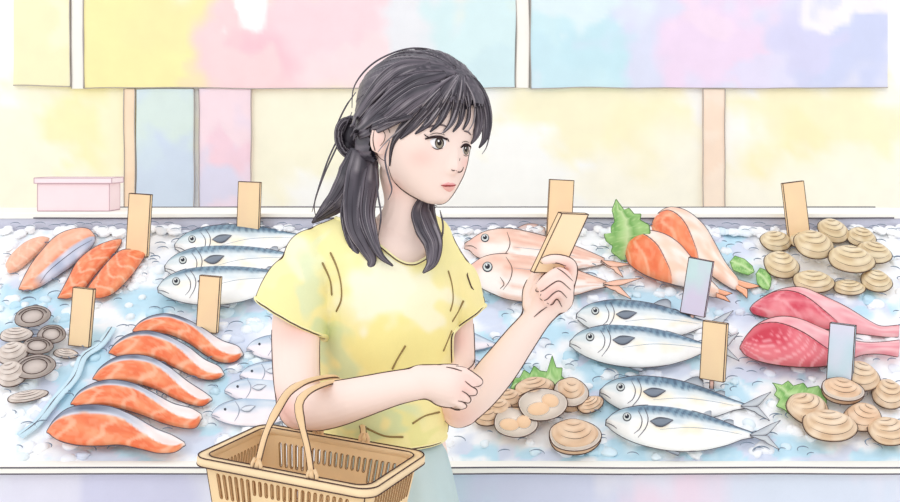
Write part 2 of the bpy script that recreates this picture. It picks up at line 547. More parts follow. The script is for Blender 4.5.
# ---------------------------------------------------------------- flat-lying food: lofts between an upper and a lower edge
def mixc(a, b_, k):
    k = np.clip(k, 0, 1)[..., None]
    return np.asarray(a, float) * (1 - k) + np.asarray(b_, float) * k
def sm(x, a, b_):
    k = np.clip((x - a) / (b_ - a), 0, 1)
    return k * k * (3 - 2 * k)
def nz(t, s, f1, f2, seed):
    out = np.zeros(t.shape)
    for i in np.ndindex(t.shape):
        out[i] = noise.noise(Vector((t[i] * f1, s[i] * f2, seed)))
    return out

def lens(b, fr, top, bot, th, colf, n=70, m=26, k=1.0, sq=0.5, thf=None, ink=0.0011, smooth=True, mat=None, base=0.0, inkm=None, bend=None, gap=None):
    """closed body between two edges given in picture points on the frame's plane; returns the upper rim path"""
    f = catmull if smooth else polyline
    T = f([tuple(fr.px(*p))[:2] for p in top], n)
    B = f([tuple(fr.px(*p))[:2] for p in bot], n)
    t = np.linspace(0, 1, n)
    wid = np.linalg.norm(T - B, axis=1)
    if thf is None:
        H = th * np.minimum(1, (wid / max(wid.max(), 1e-6)) ** .7)
    else:
        H = th * np.array([thf(x) for x in t])
    a = np.arange(m) * 2 * PI / m + PI / m
    s = (1 - np.cos(a)) / 2
    z = np.sign(np.sin(a)) * np.abs(np.sin(a)) ** k
    z = np.where(z < 0, z * sq, z)
    zc = base + H * sq
    bz = np.zeros(n) if bend is None else np.array([bend(x) for x in t])
    zz = (zc + bz)
    Z = zz[:, None] + H[:, None] * z[None]
    # the thickness must not widen the outline: shrink the footprint by what the dome adds to it
    dv = fr.Mi @ (Vector((0, 0, CAMH)) - fr.O)
    K = -np.array([dv.x / dv.z, dv.y / dv.z])
    D = (B - T) / np.maximum(wid, 1e-6)[:, None]
    for i in range(n):
        if wid[i] < 1e-4: D[i] = (0, -1)
    KD = D @ K
    perp = K[None] - KD[:, None] * D
    T0, W0 = T.copy(), wid.copy()
    al, be = np.zeros(n), W0.copy()
    for it in range(8):
        p = al[:, None] + (be - al)[:, None] * s[None] + Z * KD[:, None]
        al = al - p.min(1); be = be - (p.max(1) - W0)
        bad = be < al + .15 * W0
        mid = (al + be) / 2
        al = np.where(bad, mid - .075 * W0, al); be = np.where(bad, mid + .075 * W0, be)
    ksm = np.array([1, 2, 3, 2, 1.]) / 9
    pad = lambda q: np.convolve(np.r_[q[0], q[0], q, q[-1], q[-1]], ksm, 'valid')
    al, be = pad(al), pad(be)
    sh = -perp * zz[:, None] * 1.15
    T = T0 + D * al[:, None] + sh; B = T0 + D * be[:, None] + sh
    G = np.zeros((n, m, 3))
    G[:, :, :2] = T[:, None] + (B - T)[:, None] * s[None, :, None]
    G[:, :, 2] = Z
    tt, ss = np.meshgrid(t, s, indexing='ij')
    b.grid(G, mat or M_WET, colf(tt, ss))
    b.G = G
    if ink:
        p = al[:, None] + (be - al)[:, None] * s[None] + Z * KD[:, None]
        i0, i1 = p.argmin(1), p.argmax(1)
        r0, r1 = G[np.arange(n), i0], G[np.arange(n), i1]
        if smooth:
            for q in (r0, r1):
                for _ in range(2):
                    q[1:-1] = (q[:-2] + 2 * q[1:-1] + q[2:]) / 4
        cen_ = G.mean(1)
        r0 = r0 + (r0 - cen_) * .01; r1 = r1 + (r1 - cen_) * .01
        P = np.vstack([r0, r1[::-1]])
        b.tube(P, ink, inkm or M_INKG, seg=5, closed=True)
    return H

def lines(b, fr, bvh, paths, r=0.0008, m=None, lift=0.0003, n=10):
    for P in paths:
        Q = [fr.hit(bvh, x, y, lift)[0] for x, y in catmull(P, n)]
        rr = r * (0.35 + 0.65 * np.sin(np.linspace(0.15, PI - .15, n)))
        b.tube(Q, rr, m or M_INKG, seg=5)

def disc(b, fr, bvh, x, y, rx, ry, m, col, lift=0.001, thick=0.001, ang=0, n=14, rings=3, shape=None):
    """thin raised disc laid on a surface at a picture point"""
    G = []
    ca, sa = math.cos(math.radians(ang)), math.sin(math.radians(ang))
    for i in range(rings + 1):
        q = i / rings
        row = []
        for j in range(n):
            a = 2 * PI * j / n
            dx, dy = rx * q * math.cos(a), ry * q * math.sin(a)
            p, nn = fr.hit(bvh, x + dx * ca - dy * sa, y + dx * sa + dy * ca)
            row.append(tuple(p + nn * (lift + thick * math.sqrt(max(0, 1 - q * q * .98)))))
        G.append(row)
    last = []
    for j in range(n):
        a = 2 * PI * j / n
        dx, dy = rx * math.cos(a), ry * math.sin(a)
        p, nn = fr.hit(bvh, x + dx * ca - dy * sa, y + dx * sa + dy * ca)
        last.append(tuple(p - nn * 0.0015))
    G.append(last)
    b.grid(G, m, col)

M_PLAIN = wash('plain_colour', mott=0.02, rough=.5)

# ---- mackerel, one template of picture points, moved to each fish
MK = dict(
    top=[(606, 422), (612, 415), (625, 409), (648, 406), (680, 409), (710, 417), (738, 428), (753, 433)],
    bot=[(606, 423.5), (613, 431), (626, 439), (645, 446), (672, 451), (700, 451), (725, 446), (742, 440), (753, 438)],
    tail_t=[(750, 435), (760, 430), (770, 425), (780, 421)], tail_b=[(750, 436), (760, 440), (769, 445), (779, 450)], notch=(767, 436),
    eye=(627, 417.5), gill=[(644, 408), (648, 418), (646, 428), (638, 438)], gill2=[(638, 411), (642, 420), (640, 429), (634, 434)],
    mouth=[(606, 423), (612, 425.5), (617, 429)], pec=([(650, 422), (658, 418.5), (666, 419), (673, 421)], [(650, 422), (657, 427), (664, 427), (673, 421)]),
    dor=([(692, 411), (700, 407), (707, 406), (711, 410)], [(692, 412), (700, 415), (706, 417), (711, 417)]),
    dor2=([(724, 421), (729, 420), (733, 421)], [(724, 423), (729, 425), (733, 426)]),
    fin=([(664, 450), (670, 453), (678, 456)], [(664, 449), (672, 451), (680, 453)]),
    lat=[(660, 430), (690, 428), (720, 431), (742, 435)])
def mack_col(seed, grey=0.0):
    def f(t, s):
        n1 = nz(t, s, 9, 4, seed)
        n2 = nz(t, s, 30, 8, seed + 4)
        back = mixc((126, 160, 178), (88, 122, 146), .5 + n1)
        side = mixc((206, 220, 224), (232, 238, 236), .5 + n1)
        belly = mixc((252, 251, 246), (252, 240, 212), np.clip(.3 + n1 * 1.6, 0, 1) * sm(s, .4, .55) * (1 - sm(s, .7, .85)))
        e = s + .05 * n1
        c = mixc(back, side, sm(e, .24, .40)[..., ] )
        c = mixc(c, belly, sm(e, .44, .58))
        # bars across the back
        ph = t * 23 + s * 2.6 + .5 * n1
        bar = sm(np.cos(ph * 2 * PI), .0, .55) * sm(t, .24, .28) * (1 - sm(t, .93, .97)) * (1 - sm(e, .26, .36)) * sm(s, .02, .06)
        c = mixc(c, (62, 92, 118), bar * .85)
        rim = (1 - sm(s, .0, .05))
        c = mixc(c, (66, 92, 112), rim * .8)
        head = 1 - sm(t, .17, .22)
        hc = mixc(mixc((140, 172, 184), (214, 224, 224), sm(s, .2, .42)), (246, 244, 238), sm(s, .6, .78))
        c = mixc(c, hc, head * .9)
        return c
    return f
def fish(name, label, cat, group, K, T, h, colf, th=0.021, finc=(120, 130, 142), tailc=(150, 160, 170), lum=M_INKG, eye_r=4.2, body_name='body', iris=(214, 220, 214), hatch=True, n=96, m=34):
    """K picture-point template, T maps a template point to a picture point"""
    tp = lambda P: [T(*p) for p in P]
    c = T(690, 432) if K is MK else T(*K['mid'])
    fr = tray_at(*c, h)
    r = root(name, fr, label, cat, group)
    b = MB()
    sq = .55
    lens(b, fr, tp(K['top']), tp(K['bot']), th, colf, n=n, m=m, k=1.0, sq=sq, inkm=lum,
         thf=lambda t: (math.sin(PI * min(1, (t + .015) * 1.0) ** .62) ** .62) * .9 + .1 if t < 1 else .1)
    bv = b.bvh()
    L = [K['gill'], K['mouth']]
    if 'gill2' in K: L.append(K['gill2'])
    if 'lat' in K: lines(b, fr, bv, [tp(K['lat'])], 0.0006, M_INKL, n=16)
    lines(b, fr, bv, [tp(P) for P in L], 0.0010, lum)
    b.build(body_name, r)
    # eye
    e = MB(); ex, ey = T(*K['eye'])
    disc(e, fr, bv, ex, ey, eye_r, eye_r, M_PLAIN, (62, 66, 74), .0004, .001)
    disc(e, fr, bv, ex, ey, eye_r * .8, eye_r * .8, M_PLAIN, iris, .0011, .0012)
    disc(e, fr, bv, ex, ey, eye_r * .5, eye_r * .5, M_PLAIN, (40, 42, 50), .0022, .0012)
    disc(e, fr, bv, ex - eye_r * .15, ey - eye_r * .18, eye_r * .15, eye_r * .15, M_PLAIN, (250, 250, 250), .0036, .0006)  # white disc: painted highlight on the pupil
    e.build('eye', r)
    # fins
    for key, nm, zz in (('pec', 'pectoral_fin', None), ('dor', 'dorsal_fin', .008), ('dor2', 'dorsal_fin', .008), ('fin', 'belly_fin', .006)):
        if key not in K: continue
        fb = MB()
        if zz is None:
            t_, b2 = tp(K[key][0]), tp(K[key][1])
            U, Lw = catmull(t_, 12), catmull(b2, 12)
            G = []
            for i in range(12):
                row = []
                for q in (0, .33, .66, 1):
                    p, nn = fr.hit(bv, *(U[i] * (1 - q) + Lw[i] * q)); row.append(p + nn * (.0022 if 0 < q < 1 else .0014))
                for q in (.66, .33):
                    p, nn = fr.hit(bv, *(U[i] * (1 - q) + Lw[i] * q)); row.append(p - nn * .001)
                G.append([tuple(p) for p in row])
            fb.grid(G, M_WET, finc)
            for E in (U, Lw):
                fb.tube([fr.hit(bv, x, y, .0014)[0] for x, y in E], .0007, lum, seg=5)
        else:
            lens(fb, fr, tp(K[key][0]), tp(K[key][1]), .0022, lambda t, s: mixc(finc, (196, 202, 206), s), n=10, m=8, base=zz, ink=.0007, inkm=lum)
        fb.build(nm, r)
    fb = MB()
    tc = lambda t, s: mixc(tailc, (222, 224, 222) if K is MK else (250, 214, 190), .3 + .5 * np.cos(s * 40) * .5 + .3 * t)
    zt_ = .006
    N = K['notch']
    tt, tb = tp(K['tail_t']), tp(K['tail_b'])
    nN = T(*N)
    lens(fb, fr, tt, [tt[0], T((K['tail_t'][0][0] + N[0]) / 2, N[1]), nN, tt[-1]], .003, tc, n=16, m=10, base=zt_, ink=.0008, inkm=lum, smooth=False)
    lens(fb, fr, [tb[0], T((K['tail_t'][0][0] + N[0]) / 2, N[1]), nN, tb[-1]], tb, .003, tc, n=16, m=10, base=zt_, ink=.0008, inkm=lum, smooth=False)
    fb.build('tail_fin', r)
    return r
def mover(nx, ny, sc, rot, sx=1.0):
    a = math.radians(rot)
    def T(x, y):
        dx, dy = (x - 606) * sc * sx, (y - 422.5) * sc
        return (nx + dx * math.cos(a) - dy * math.sin(a), ny + dx * math.sin(a) + dy * math.cos(a))
    return T
for i, (nx, ny, sc, rot, h, lab) in enumerate([
    (175, 246.5, .86, -9.5, 0, 'rearmost of the three mackerel left of the woman, on ice'),
    (165, 268, .90, -10, .006, 'middle one of the three mackerel left of the woman'),
    (158, 289.5, .92, -10.5, .012, 'frontmost of the three mackerel left of the woman, behind a price tag'),
    (576.5, 316, .90, -1.5, 0, 'blue mackerel at centre right, upper of the pair behind the small orange tag'),
    (570, 343, .97, -3, .006, 'blue mackerel at centre right, lower of the pair, its tail behind the orange tag'),
    (600, 392, .98, .5, 0, 'striped mackerel at the front of the tray, upper of the front pair'),
    (606, 422, 1.0, 0, .006, 'whole striped mackerel closest to the front ledge'),
]):
    fish('mackerel', lab, 'fish', 'mackerel laid out on the ice', MK, mover(nx, ny, sc, rot), h, mack_col(i * 3.7), eye_r=4.4 * sc)

# ---- red sea bream pair
def bream_col(seed):
    def f(t, s):
        n1 = nz(t, s, 10, 5, seed)
        c = mixc((240, 186, 160), (250, 214, 192), .5 + n1)
        c = mixc(c, (214, 150, 132), (1 - sm(s, .0, .12)) * .7)
        c = mixc(c, (254, 240, 228), sm(s + .06 * n1, .5, .75))
        c = mixc(c, (226, 160, 130), sm(np.cos(s * 38 + n1 * 2), .5, .9) * sm(t, .3, .36) * .5)
        c = mixc(c, (238, 180, 160), (1 - sm(t, .12, .2)) * .6)
        return c
    return f
BR1 = dict(mid=(545, 252), top=[(465, 245), (474, 238), (488, 231), (510, 229), (540, 235), (575, 246), (604, 258)],
           bot=[(465, 246.5), (471, 251), (478, 257), (500, 265), (540, 270), (575, 269), (590, 267), (604, 264)],
           tail_t=[(601, 260), (612, 261), (622, 263), (634, 264)], tail_b=[(601, 262), (610, 268), (616, 273), (623, 277)], notch=(617, 267),
           eye=(485, 238), gill=[(507, 232), (510, 242), (508, 250), (502, 257)], mouth=[(465, 246), (472, 246), (477, 249)],
           dor=([(516, 229), (526, 224), (536, 224), (545, 228)], [(516, 231), (526, 232), (536, 235), (545, 238)]), lat=[(513, 247), (540, 250), (575, 256)])
BR2 = dict(mid=(545, 274), top=[(467, 270), (474, 264), (485, 257), (502, 254), (530, 256), (560, 264), (590, 275), (606, 281)],
           bot=[(467, 271), (470, 278), (477, 285), (492, 293), (513, 300), (545, 301), (575, 295), (592, 290), (606, 287)],
           tail_t=[(603, 283), (616, 280), (628, 279), (641, 278)], tail_b=[(603, 285), (612, 290), (622, 295), (631, 299)], notch=(619, 286),
           eye=(487.5, 267), gill=[(506, 257), (512, 268), (510, 280), (503, 290)], gill2=[(500, 277), (504, 284), (500, 289)], mouth=[(467, 271), (474, 272), (477, 277)],
           lat=[(514, 268), (540, 271), (575, 278)])
for K, h, lab, s in ((BR1, 0, 'pinkish red fish beside the woman, the upper one with its mouth open', 2.2), (BR2, .007, 'pinkish red fish beside the woman, the lower and larger-eyed one', 8.8)):
    fish('red_sea_bream', lab, 'fish', 'pair of red fish behind the held tag', K, lambda x, y: (x, y), h, bream_col(s), finc=(246, 196, 176), tailc=(238, 160, 124),
         lum=M_INK, eye_r=4.2 if K is BR1 else 5.2, th=.024)

# ---- pale sardines half hidden by the woman
def sard_col(seed):
    def f(t, s):
        n1 = nz(t, s, 6, 4, seed)
        c = mixc((190, 206, 222), (226, 232, 238), .5 + n1)
        c = mixc((150, 180, 204), c, sm(s, .02, .3))
        return mixc(c, (252, 240, 242), sm(s + .1 * n1, .45, .7))
    return f
SA = {k: v for k, v in MK.items() if k not in ('dor2', 'lat', 'gill2', 'fin', 'dor')}
SA['mid'] = (690, 432)
SLAB = [(247, 349, .62, -8, 'pale silver sardine left of the woman, topmost of the four by her elbow'),
        (240, 376, .60, -9, 'pale silver sardine left of the woman, second from the top of four'),
        (225, 391, .62, -6, 'pale silver sardine left of the woman, third from the top of four'),
        (212, 415, .66, -10, 'pale silver sardine just above the basket rim, lowest of four'),
        (416, 332, .55, 4, 'dusky blue sardine whose tail shows between her sleeve and raised forearm, upper one'),
        (412, 354, .46, 2, 'small blue sardine whose tail shows between her arms, lower one')]
for i, (nx, ny, sc, rot, lab) in enumerate(SLAB):
    fish('sardine', lab, 'fish', 'sardines half hidden behind the woman', SA, mover(nx, ny, sc, rot), 0, sard_col(i * 5.1), th=.012, eye_r=1.3,
         finc=(226, 230, 236), tailc=(190, 208, 222), n=50, m=20, iris=(90, 96, 110), lum=wash('ink_slate', colour=(150, 158, 174), mott=.02, spec=0, rough=.9))

# ---- salmon
ORA, ORB, PALE = (246, 140, 88), (240, 112, 62), (252, 196, 160)
def flesh(t, s, seed, a=ORA, b2=ORB, pale=PALE, f=26, str_=.55, ang=1.6):
    n1 = nz(t, s, 7, 4, seed); n2 = nz(t, s, 20, 9, seed + 2)
    c = mixc(a, b2, .5 + 1.4 * n1)
    ph = t * f + ang * np.abs(s - .5) * 4 + 1.2 * n1
    ln = sm(np.cos(ph), .72, .98)
    c = mixc(c, pale, ln * str_)
    return mixc(c, pale, np.clip(n2 * 1.2, 0, .22))
def slice_col(seed):
    def f(t, s):
        c = flesh(t, s, seed)
        w = .17 + .11 * np.sin(PI * np.clip(t * 1.3, 0, 1)) + .55 * sm(t, .45, .92) * (1 - .35 * sm(t, .93, 1.0))
        n1 = nz(t, s, 12, 3, seed + 9)
        w = w + .03 * n1
        white = mixc((250, 240, 236), (252, 222, 214), .4 + n1)
        silver = mixc((196, 200, 212), (216, 216, 226), .5 + n1)
        skin = mixc(mixc((92, 100, 120), (130, 138, 156), .5 + 1.5 * n1), silver, sm(s / np.maximum(w, .01), .62, .98) + .8 * sm(t, .35, .6))
        skin = mixc(skin, white, sm(t, .55, .78) * sm(s, .03, .1))
        c = mixc(skin, c, sm(s, w - .012, w + .012))
        edge = np.exp(-((s - w - .02) / .02) ** 2)
        c = mixc(c, (255, 226, 206), edge * .7)
        return mixc(c, (254, 232, 220), sm(t, .95, 1))
    return f
SL = [([(133, 330), (140, 322), (152, 316), (168, 314), (186, 319), (205, 329), (222, 340), (238, 346), (243, 353)],
       [(133, 331), (141, 334), (155, 333), (170, 335), (188, 343), (205, 355), (219, 362), (234, 362), (243, 355)]),
      [[(109, 352), (117, 342), (130, 334), (147, 331), (166, 335), (188, 346), (205, 359), (219, 366), (224, 373)],
       [(109, 353), (120, 357), (136, 357), (155, 359), (175, 368), (195, 377), (210, 380), (220, 378), (224, 375)]],
      [[(93, 378), (101, 367), (115, 358), (131, 355), (150, 357), (170, 367), (188, 381), (203, 391), (212, 398)],
       [(93, 379), (103, 382), (120, 382), (138, 384), (157, 390), (175, 399), (192, 405), (203, 406), (212, 400)]],
      [[(71, 403), (80, 391), (95, 383), (112, 380), (132, 383), (152, 392), (172, 403), (190, 408), (201, 414)],
       [(71, 404), (82, 407), (102, 406), (122, 409), (142, 415), (160, 422), (178, 427), (195, 428), (202, 418)]],
      [[(47, 431), (56, 418), (70, 408), (90, 405), (112, 407), (134, 416), (155, 428), (172, 435), (184, 442)],
       [(47, 432), (58, 440), (76, 445), (98, 446), (120, 445), (140, 449), (158, 453), (175, 452), (185, 445)]]]
pos = ['rearmost of the five, under the tag', 'second from the rear of five', 'middle one of five', 'second from the front of five', 'frontmost of the five, largest']
for i, (tp_, bt) in enumerate(SL):
    fr = tray_at(tp_[4][0], (tp_[4][1] + bt[4][1]) / 2, .004 * i)
    r = root('salmon_slice', fr, 'curved orange salmon slice with dark skin edge, ' + pos[i], 'salmon slice', 'salmon slices fanned at front left')
    b = MB()
    lens(b, fr, tp_, bt, .013, slice_col(i * 4.3 + 1), n=110, m=44, k=.35, sq=.35, ink=.0012)
    bv = b.bvh()
    b.build('flesh', r)
def simple_piece(name, lab, cat, group, top, bot, colf, th, h=0, k=.5, ink=.0012, extra=None, n=80, m=36, inkm=None, part='flesh', base=0, bline=None):
    cx = np.mean([p[0] for p in top + bot]); cy = np.mean([p[1] for p in top + bot])
    fr = tray_at(cx, cy, h)
    r = root(name, fr, lab, cat, group)
    b = MB()
    lens(b, fr, top, bot, th, colf, n=n, m=m, k=k, sq=.4, ink=ink, inkm=inkm, base=base)
    bv = b.bvh()
    if bline:
        P = []
        for i, t_0 in enumerate(np.linspace(0, 1, n)):
            w_ = float(bline(np.array([t_0]))[0])
            if .04 < w_ < .97:
                a_ = math.acos(1 - 2 * w_) / (2 * PI) * m - .5
                j_ = int(math.floor(a_)); q_ = a_ - j_
                P.append(b.G[i, j_ % m] * (1 - q_) + b.G[i, (j_ + 1) % m] * q_ + np.array([0, 0, .0006]))
        b.tube(P, .0009 * np.sin(np.linspace(.3, PI - .3, len(P))), inkm or M_INKG, seg=5)
    if extra and not bline:
        lines(b, fr, bv, extra, .0009, inkm or M_INKG, n=18)
    b.build(part, r)
    return r, fr, bv
def fil_col(seed, pale=0.0, skin=0.0):
    def f(t, s):
        c = flesh(t, s, seed, f=34, ang=-2.2, str_=.65)
        c = mixc(c, (254, 216, 190), pale * np.ones(t.shape))
        if skin:
            n1 = nz(t, s, 8, 3, seed + 3)
            c = mixc(c, (255, 206, 178), .5 * sm(s, .2, .3) * (1 - sm(s, .5, .6)))
            c = mixc(c, (252, 186, 150), .6 * (1 - sm(s, .1, .5)))
            c = mixc(c, mixc((170, 178, 200), (220, 218, 230), .5 + n1), sm(s, .66, .72) * sm(t, .12, .3))
        return c
    return f
SG = 'salmon fillets at the back left'
simple_piece('salmon_fillet', 'faded pale salmon fillet at the far left end of the ice', 'salmon fillet', SG,
             [(6, 264), (14, 252), (26, 242), (40, 237), (49, 238)], [(6, 266), (9, 273), (18, 270), (32, 259), (44, 247), (49, 240)], fil_col(1, .6), .012, 0, inkm=wash('ink_apricot', colour=(232, 190, 165), mott=.02))
simple_piece('salmon_fillet', 'thick salmon fillet with grey skin showing along its lower side', 'salmon fillet', SG,
             [(19, 288), (27, 270), (40, 252), (56, 236), (74, 229), (88, 229), (95, 236)], [(19, 289), (28, 291), (42, 286), (56, 277), (72, 266), (86, 254), (94, 243), (95, 238)],
             fil_col(2, .25, 1), .016, .003, extra=[[(40, 283), (48, 272), (62, 260), (78, 248), (92, 240)]])
simple_piece('salmon_fillet', 'narrow vivid orange salmon fillet next to the thick skinned one', 'salmon fillet', SG,
             [(58, 297), (66, 280), (76, 262), (92, 249), (108, 242), (121, 239)], [(58, 298), (70, 298), (84, 289), (98, 272), (112, 257), (121, 244), (121.5, 240)], fil_col(3, 0), .014, .002)
simple_piece('salmon_fillet', 'orange salmon fillet with a square tip, beside the upright wooden tag', 'salmon fillet', SG,
             [(86, 291), (95, 277), (108, 261), (120, 251), (134, 250), (145, 251)], [(86, 292), (97, 298), (112, 294), (124, 284), (136, 270), (144, 258), (145.5, 253)], fil_col(4, 0), .014, .007)
# two salmon tail halves at the back
def tail_col(seed, a, b2, pale, sk1, sk2, rings=False, bnd=lambda t: .62 * np.ones(t.shape)):
    def f(t, s):
        n1 = nz(t, s, 8, 5, seed)
        if rings:
            u, v = (t - .22) * 3.3, (s - .45) * 1.5
            rr = np.sqrt(u * u + v * v)
            c = mixc(a, b2, 1 - sm(rr, .1, .7) + .5 * n1)
            c = mixc(c, pale, sm(np.cos(rr * 38 + 2 * n1), .55, .95) * .6 * sm(s, .35, .6))
        else:
            c = flesh(t, s, seed, a, b2, pale, f=30, ang=-2.5, str_=.5)
        w = bnd(t)
        skin = mixc(sk1, sk2, .5 + 1.5 * n1)
        k = 1 - sm(s, w - .015, w + .015)
        c = mixc(c, skin, k)
        c = mixc(c, b2, np.exp(-((s - w - .03) / .03) ** 2) * .5 * (t < .75))
        return c
    return f
sb = lambda t: np.where(t < .06, 0, np.interp(t, [0, .1, .25, .4, .55, .62, 1], [0, .05, .22, .5, .85, 1.1, 1.2]))
r, fr, bv = simple_piece('salmon_tail', 'rear salmon tail half with pale skin and a forked tail end', 'salmon', 'salmon tail halves beside the big leaf',
    [(650, 229), (655, 217), (665, 209), (676, 208), (690, 213), (705, 226), (715, 243), (725, 262), (738, 279)],
    [(650, 230), (654, 238), (664, 246), (680, 256), (697, 266), (712, 276), (724, 284), (735, 290), (738, 288)],
    tail_col(11, ORA, ORB, PALE, (254, 232, 214), (253, 202, 170), bnd=sb), .03, 0, k=.8, n=110, m=48, bline=sb, extra=[[(676, 209), (686, 218), (692, 232), (702, 247), (712, 256)]])
def fork(r, fr, root_, up, notch, dn, cols, nm='tail_fin', z=.008, inkm=None):
    fb = MB()
    cf = lambda t, s: mixc(cols[0], cols[1], .5 + .5 * np.cos(s * 30))
    (ax, ay), (bx, by) = root_
    lens(fb, fr, [(ax, ay), up], [((ax + bx) / 2, (ay + by) / 2), notch, up], .004, cf, n=14, m=10, base=z, ink=.0009, smooth=False, inkm=inkm or M_INK)
    lens(fb, fr, [((ax + bx) / 2, (ay + by) / 2), notch, dn], [(bx, by), dn], .004, cf, n=14, m=10, base=z, ink=.0009, smooth=False, inkm=inkm or M_INK)
    fb.build(nm, r)
fork(r, fr, ((736, 279), (736, 289)), (761, 286), (747, 289), (747, 298), ((250, 160, 110), (254, 196, 160)))
r, fr, bv = simple_piece('salmon_tail', 'front salmon tail half with a rounded orange cut face, beside the lilac tag', 'salmon', 'salmon tail halves beside the big leaf',
    [(625, 251), (629, 240), (638, 232), (650, 231), (666, 235), (680, 244), (692, 258), (704, 273), (718, 288)],
    [(625, 253), (629, 263), (640, 272), (655, 279), (672, 284), (688, 288), (702, 293), (712, 297), (718, 297)],
    tail_col(14, ORA, ORB, PALE, (254, 236, 220), (253, 208, 178), bnd=sb), .032, .008, k=.8, n=110, m=48, bline=sb, extra=[[(650, 232), (662, 239), (673, 250), (682, 264), (690, 278)]])
fork(r, fr, ((716, 288), (716, 297)), (732, 293), (725, 296), (730, 302), ((250, 160, 110), (254, 196, 160)))

# ---- tuna
tb_ = lambda t: np.where(t < .1, 0, np.interp(t, [0, .15, .3, .45, .6, .66, 1], [0, .02, .25, .55, .9, 1.1, 1.2]))
simple_piece('tuna_block', 'rear cut tuna piece, pink side, crimson face, behind the other one', 'tuna', 'two tuna pieces at the right',
    [(750, 308), (757, 301), (770, 293), (786, 288), (802, 288), (822, 296), (845, 307), (868, 321), (880, 326), (898, 325)],
    [(750, 309), (754, 314), (770, 318), (790, 322), (812, 327), (840, 331), (862, 334), (878, 336), (888, 337), (898, 337)],
    tail_col(21, (236, 128, 134), (212, 66, 84), (248, 176, 176), (248, 190, 190), (238, 150, 156), bnd=tb_), .03, 0, k=.8, n=110, m=44, bline=tb_, extra=[[(800, 289), (808, 297), (812, 308), (822, 321)]], inkm=M_INK)
simple_piece('tuna_block', 'front cut tuna piece showing pale rings in its red face', 'tuna', 'two tuna pieces at the right',
    [(740, 346), (748, 332), (760, 322), (777, 317), (796, 319), (818, 328), (842, 338), (862, 342), (880, 342), (898, 340)],
    [(740, 348), (746, 355), (760, 361), (780, 365), (805, 367), (826, 366), (845, 362), (862, 355), (880, 354), (898, 357)],
    tail_col(24, (232, 112, 120), (206, 52, 72), (250, 184, 184), (248, 188, 188), (236, 142, 150), rings=True, bnd=tb_), .034, .01, k=.8, n=110, m=48, bline=tb_, extra=[[(793, 319), (800, 330), (804, 343), (815, 353), (828, 364)]], inkm=M_INK)

# ---- leaves
def leaf_col(seed):
    def f(t, s):
        n1 = nz(t, s, 5, 4, seed)
        c = mixc((166, 208, 126), (116, 172, 88), .5 + 1.3 * n1)
        c = mixc(c, (206, 228, 164), np.exp(-((s - .5) / .035) ** 2) * .8)
        v = sm(np.cos((t * 7 + np.abs(s - .5) * 5) * 2 * PI), .85, 1) * .5
        return mixc(c, (200, 224, 156), v)
    return f
M_LEAFINK = wash('ink_green', colour=(92, 128, 72), mott=.03, spec=0, rough=.9)
def leaf(name, lab, group, fr, top, bot, h=.006, seed=0, bend=None, th=.0022):
    o = MB()
    lens(o, fr, top, bot, th, leaf_col(seed), n=90, m=22, k=.7, sq=.4, ink=.0009, smooth=False, inkm=M_LEAFINK, base=h, bend=bend, mat=M_PAINT)
    ob = o.build(name); fr.place(ob)
    return tag(ob, lab, 'leaf', group)
LG = 'green garnish leaves among the seafood'
fr = Frame(W(632, 260, 2.93), (1, 0, 0), (0, .25, 1))
leaf('garnish_leaf', 'large jagged green leaf standing up behind the salmon tails', LG, fr,
     [(616, 199), (624, 210), (629, 208), (634, 214), (641, 214), (640, 220), (649, 225), (650, 233), (643, 238), (640, 248), (632, 258), (626, 262)],
     [(616, 199), (612, 210), (615, 222), (611, 226), (612, 234), (604, 234), (606, 241), (613, 246), (611, 252), (618, 257), (621, 260), (626, 262)], 0, 1)
fr = tray_at(540, 378, .0)
leaf('garnish_leaf', 'jagged green leaf behind the open clams at the front centre', LG, fr,
     [(511, 388), (515, 378), (520, 378), (524, 370), (530, 374), (534, 366), (540, 371), (547, 372), (552, 356), (556, 368), (562, 368), (561, 376), (568, 382), (566, 392)],
     [(511, 388), (520, 392), (530, 396), (545, 398), (556, 398), (566, 394), (566, 392)], .012, 4)
fr = tray_at(800, 400, .0)
leaf('garnish_leaf', 'jagged green leaf left of the striped clams at the front right', LG, fr,
     [(773, 383), (782, 385), (788, 381), (793, 386), (803, 383), (807, 388), (818, 386), (822, 392), (826, 398), (826, 404)],
     [(773, 383), (777, 390), (774, 395), (780, 399), (776, 406), (784, 409), (790, 414), (802, 412), (815, 410), (826, 405)], .012, 7)
fr = tray_at(738, 267, .0)
leaf('garnish_leaf', 'small pale green leaf on ice, left one beneath the rear clams', LG, fr,
     [(730, 262), (735, 256), (744, 259), (752, 266), (754, 272)], [(730, 262), (733, 270), (741, 273), (748, 275), (754, 272)], .012, 9)
fr = tray_at(762, 278, .0)
leaf('garnish_leaf', 'small pale green leaf on ice right of the salmon tail tip', LG, fr,
     [(756, 274), (760, 268), (768, 271), (771, 279), (770, 287)], [(756, 274), (757, 283), (762, 288), (768, 290), (770, 287)], .012, 12)

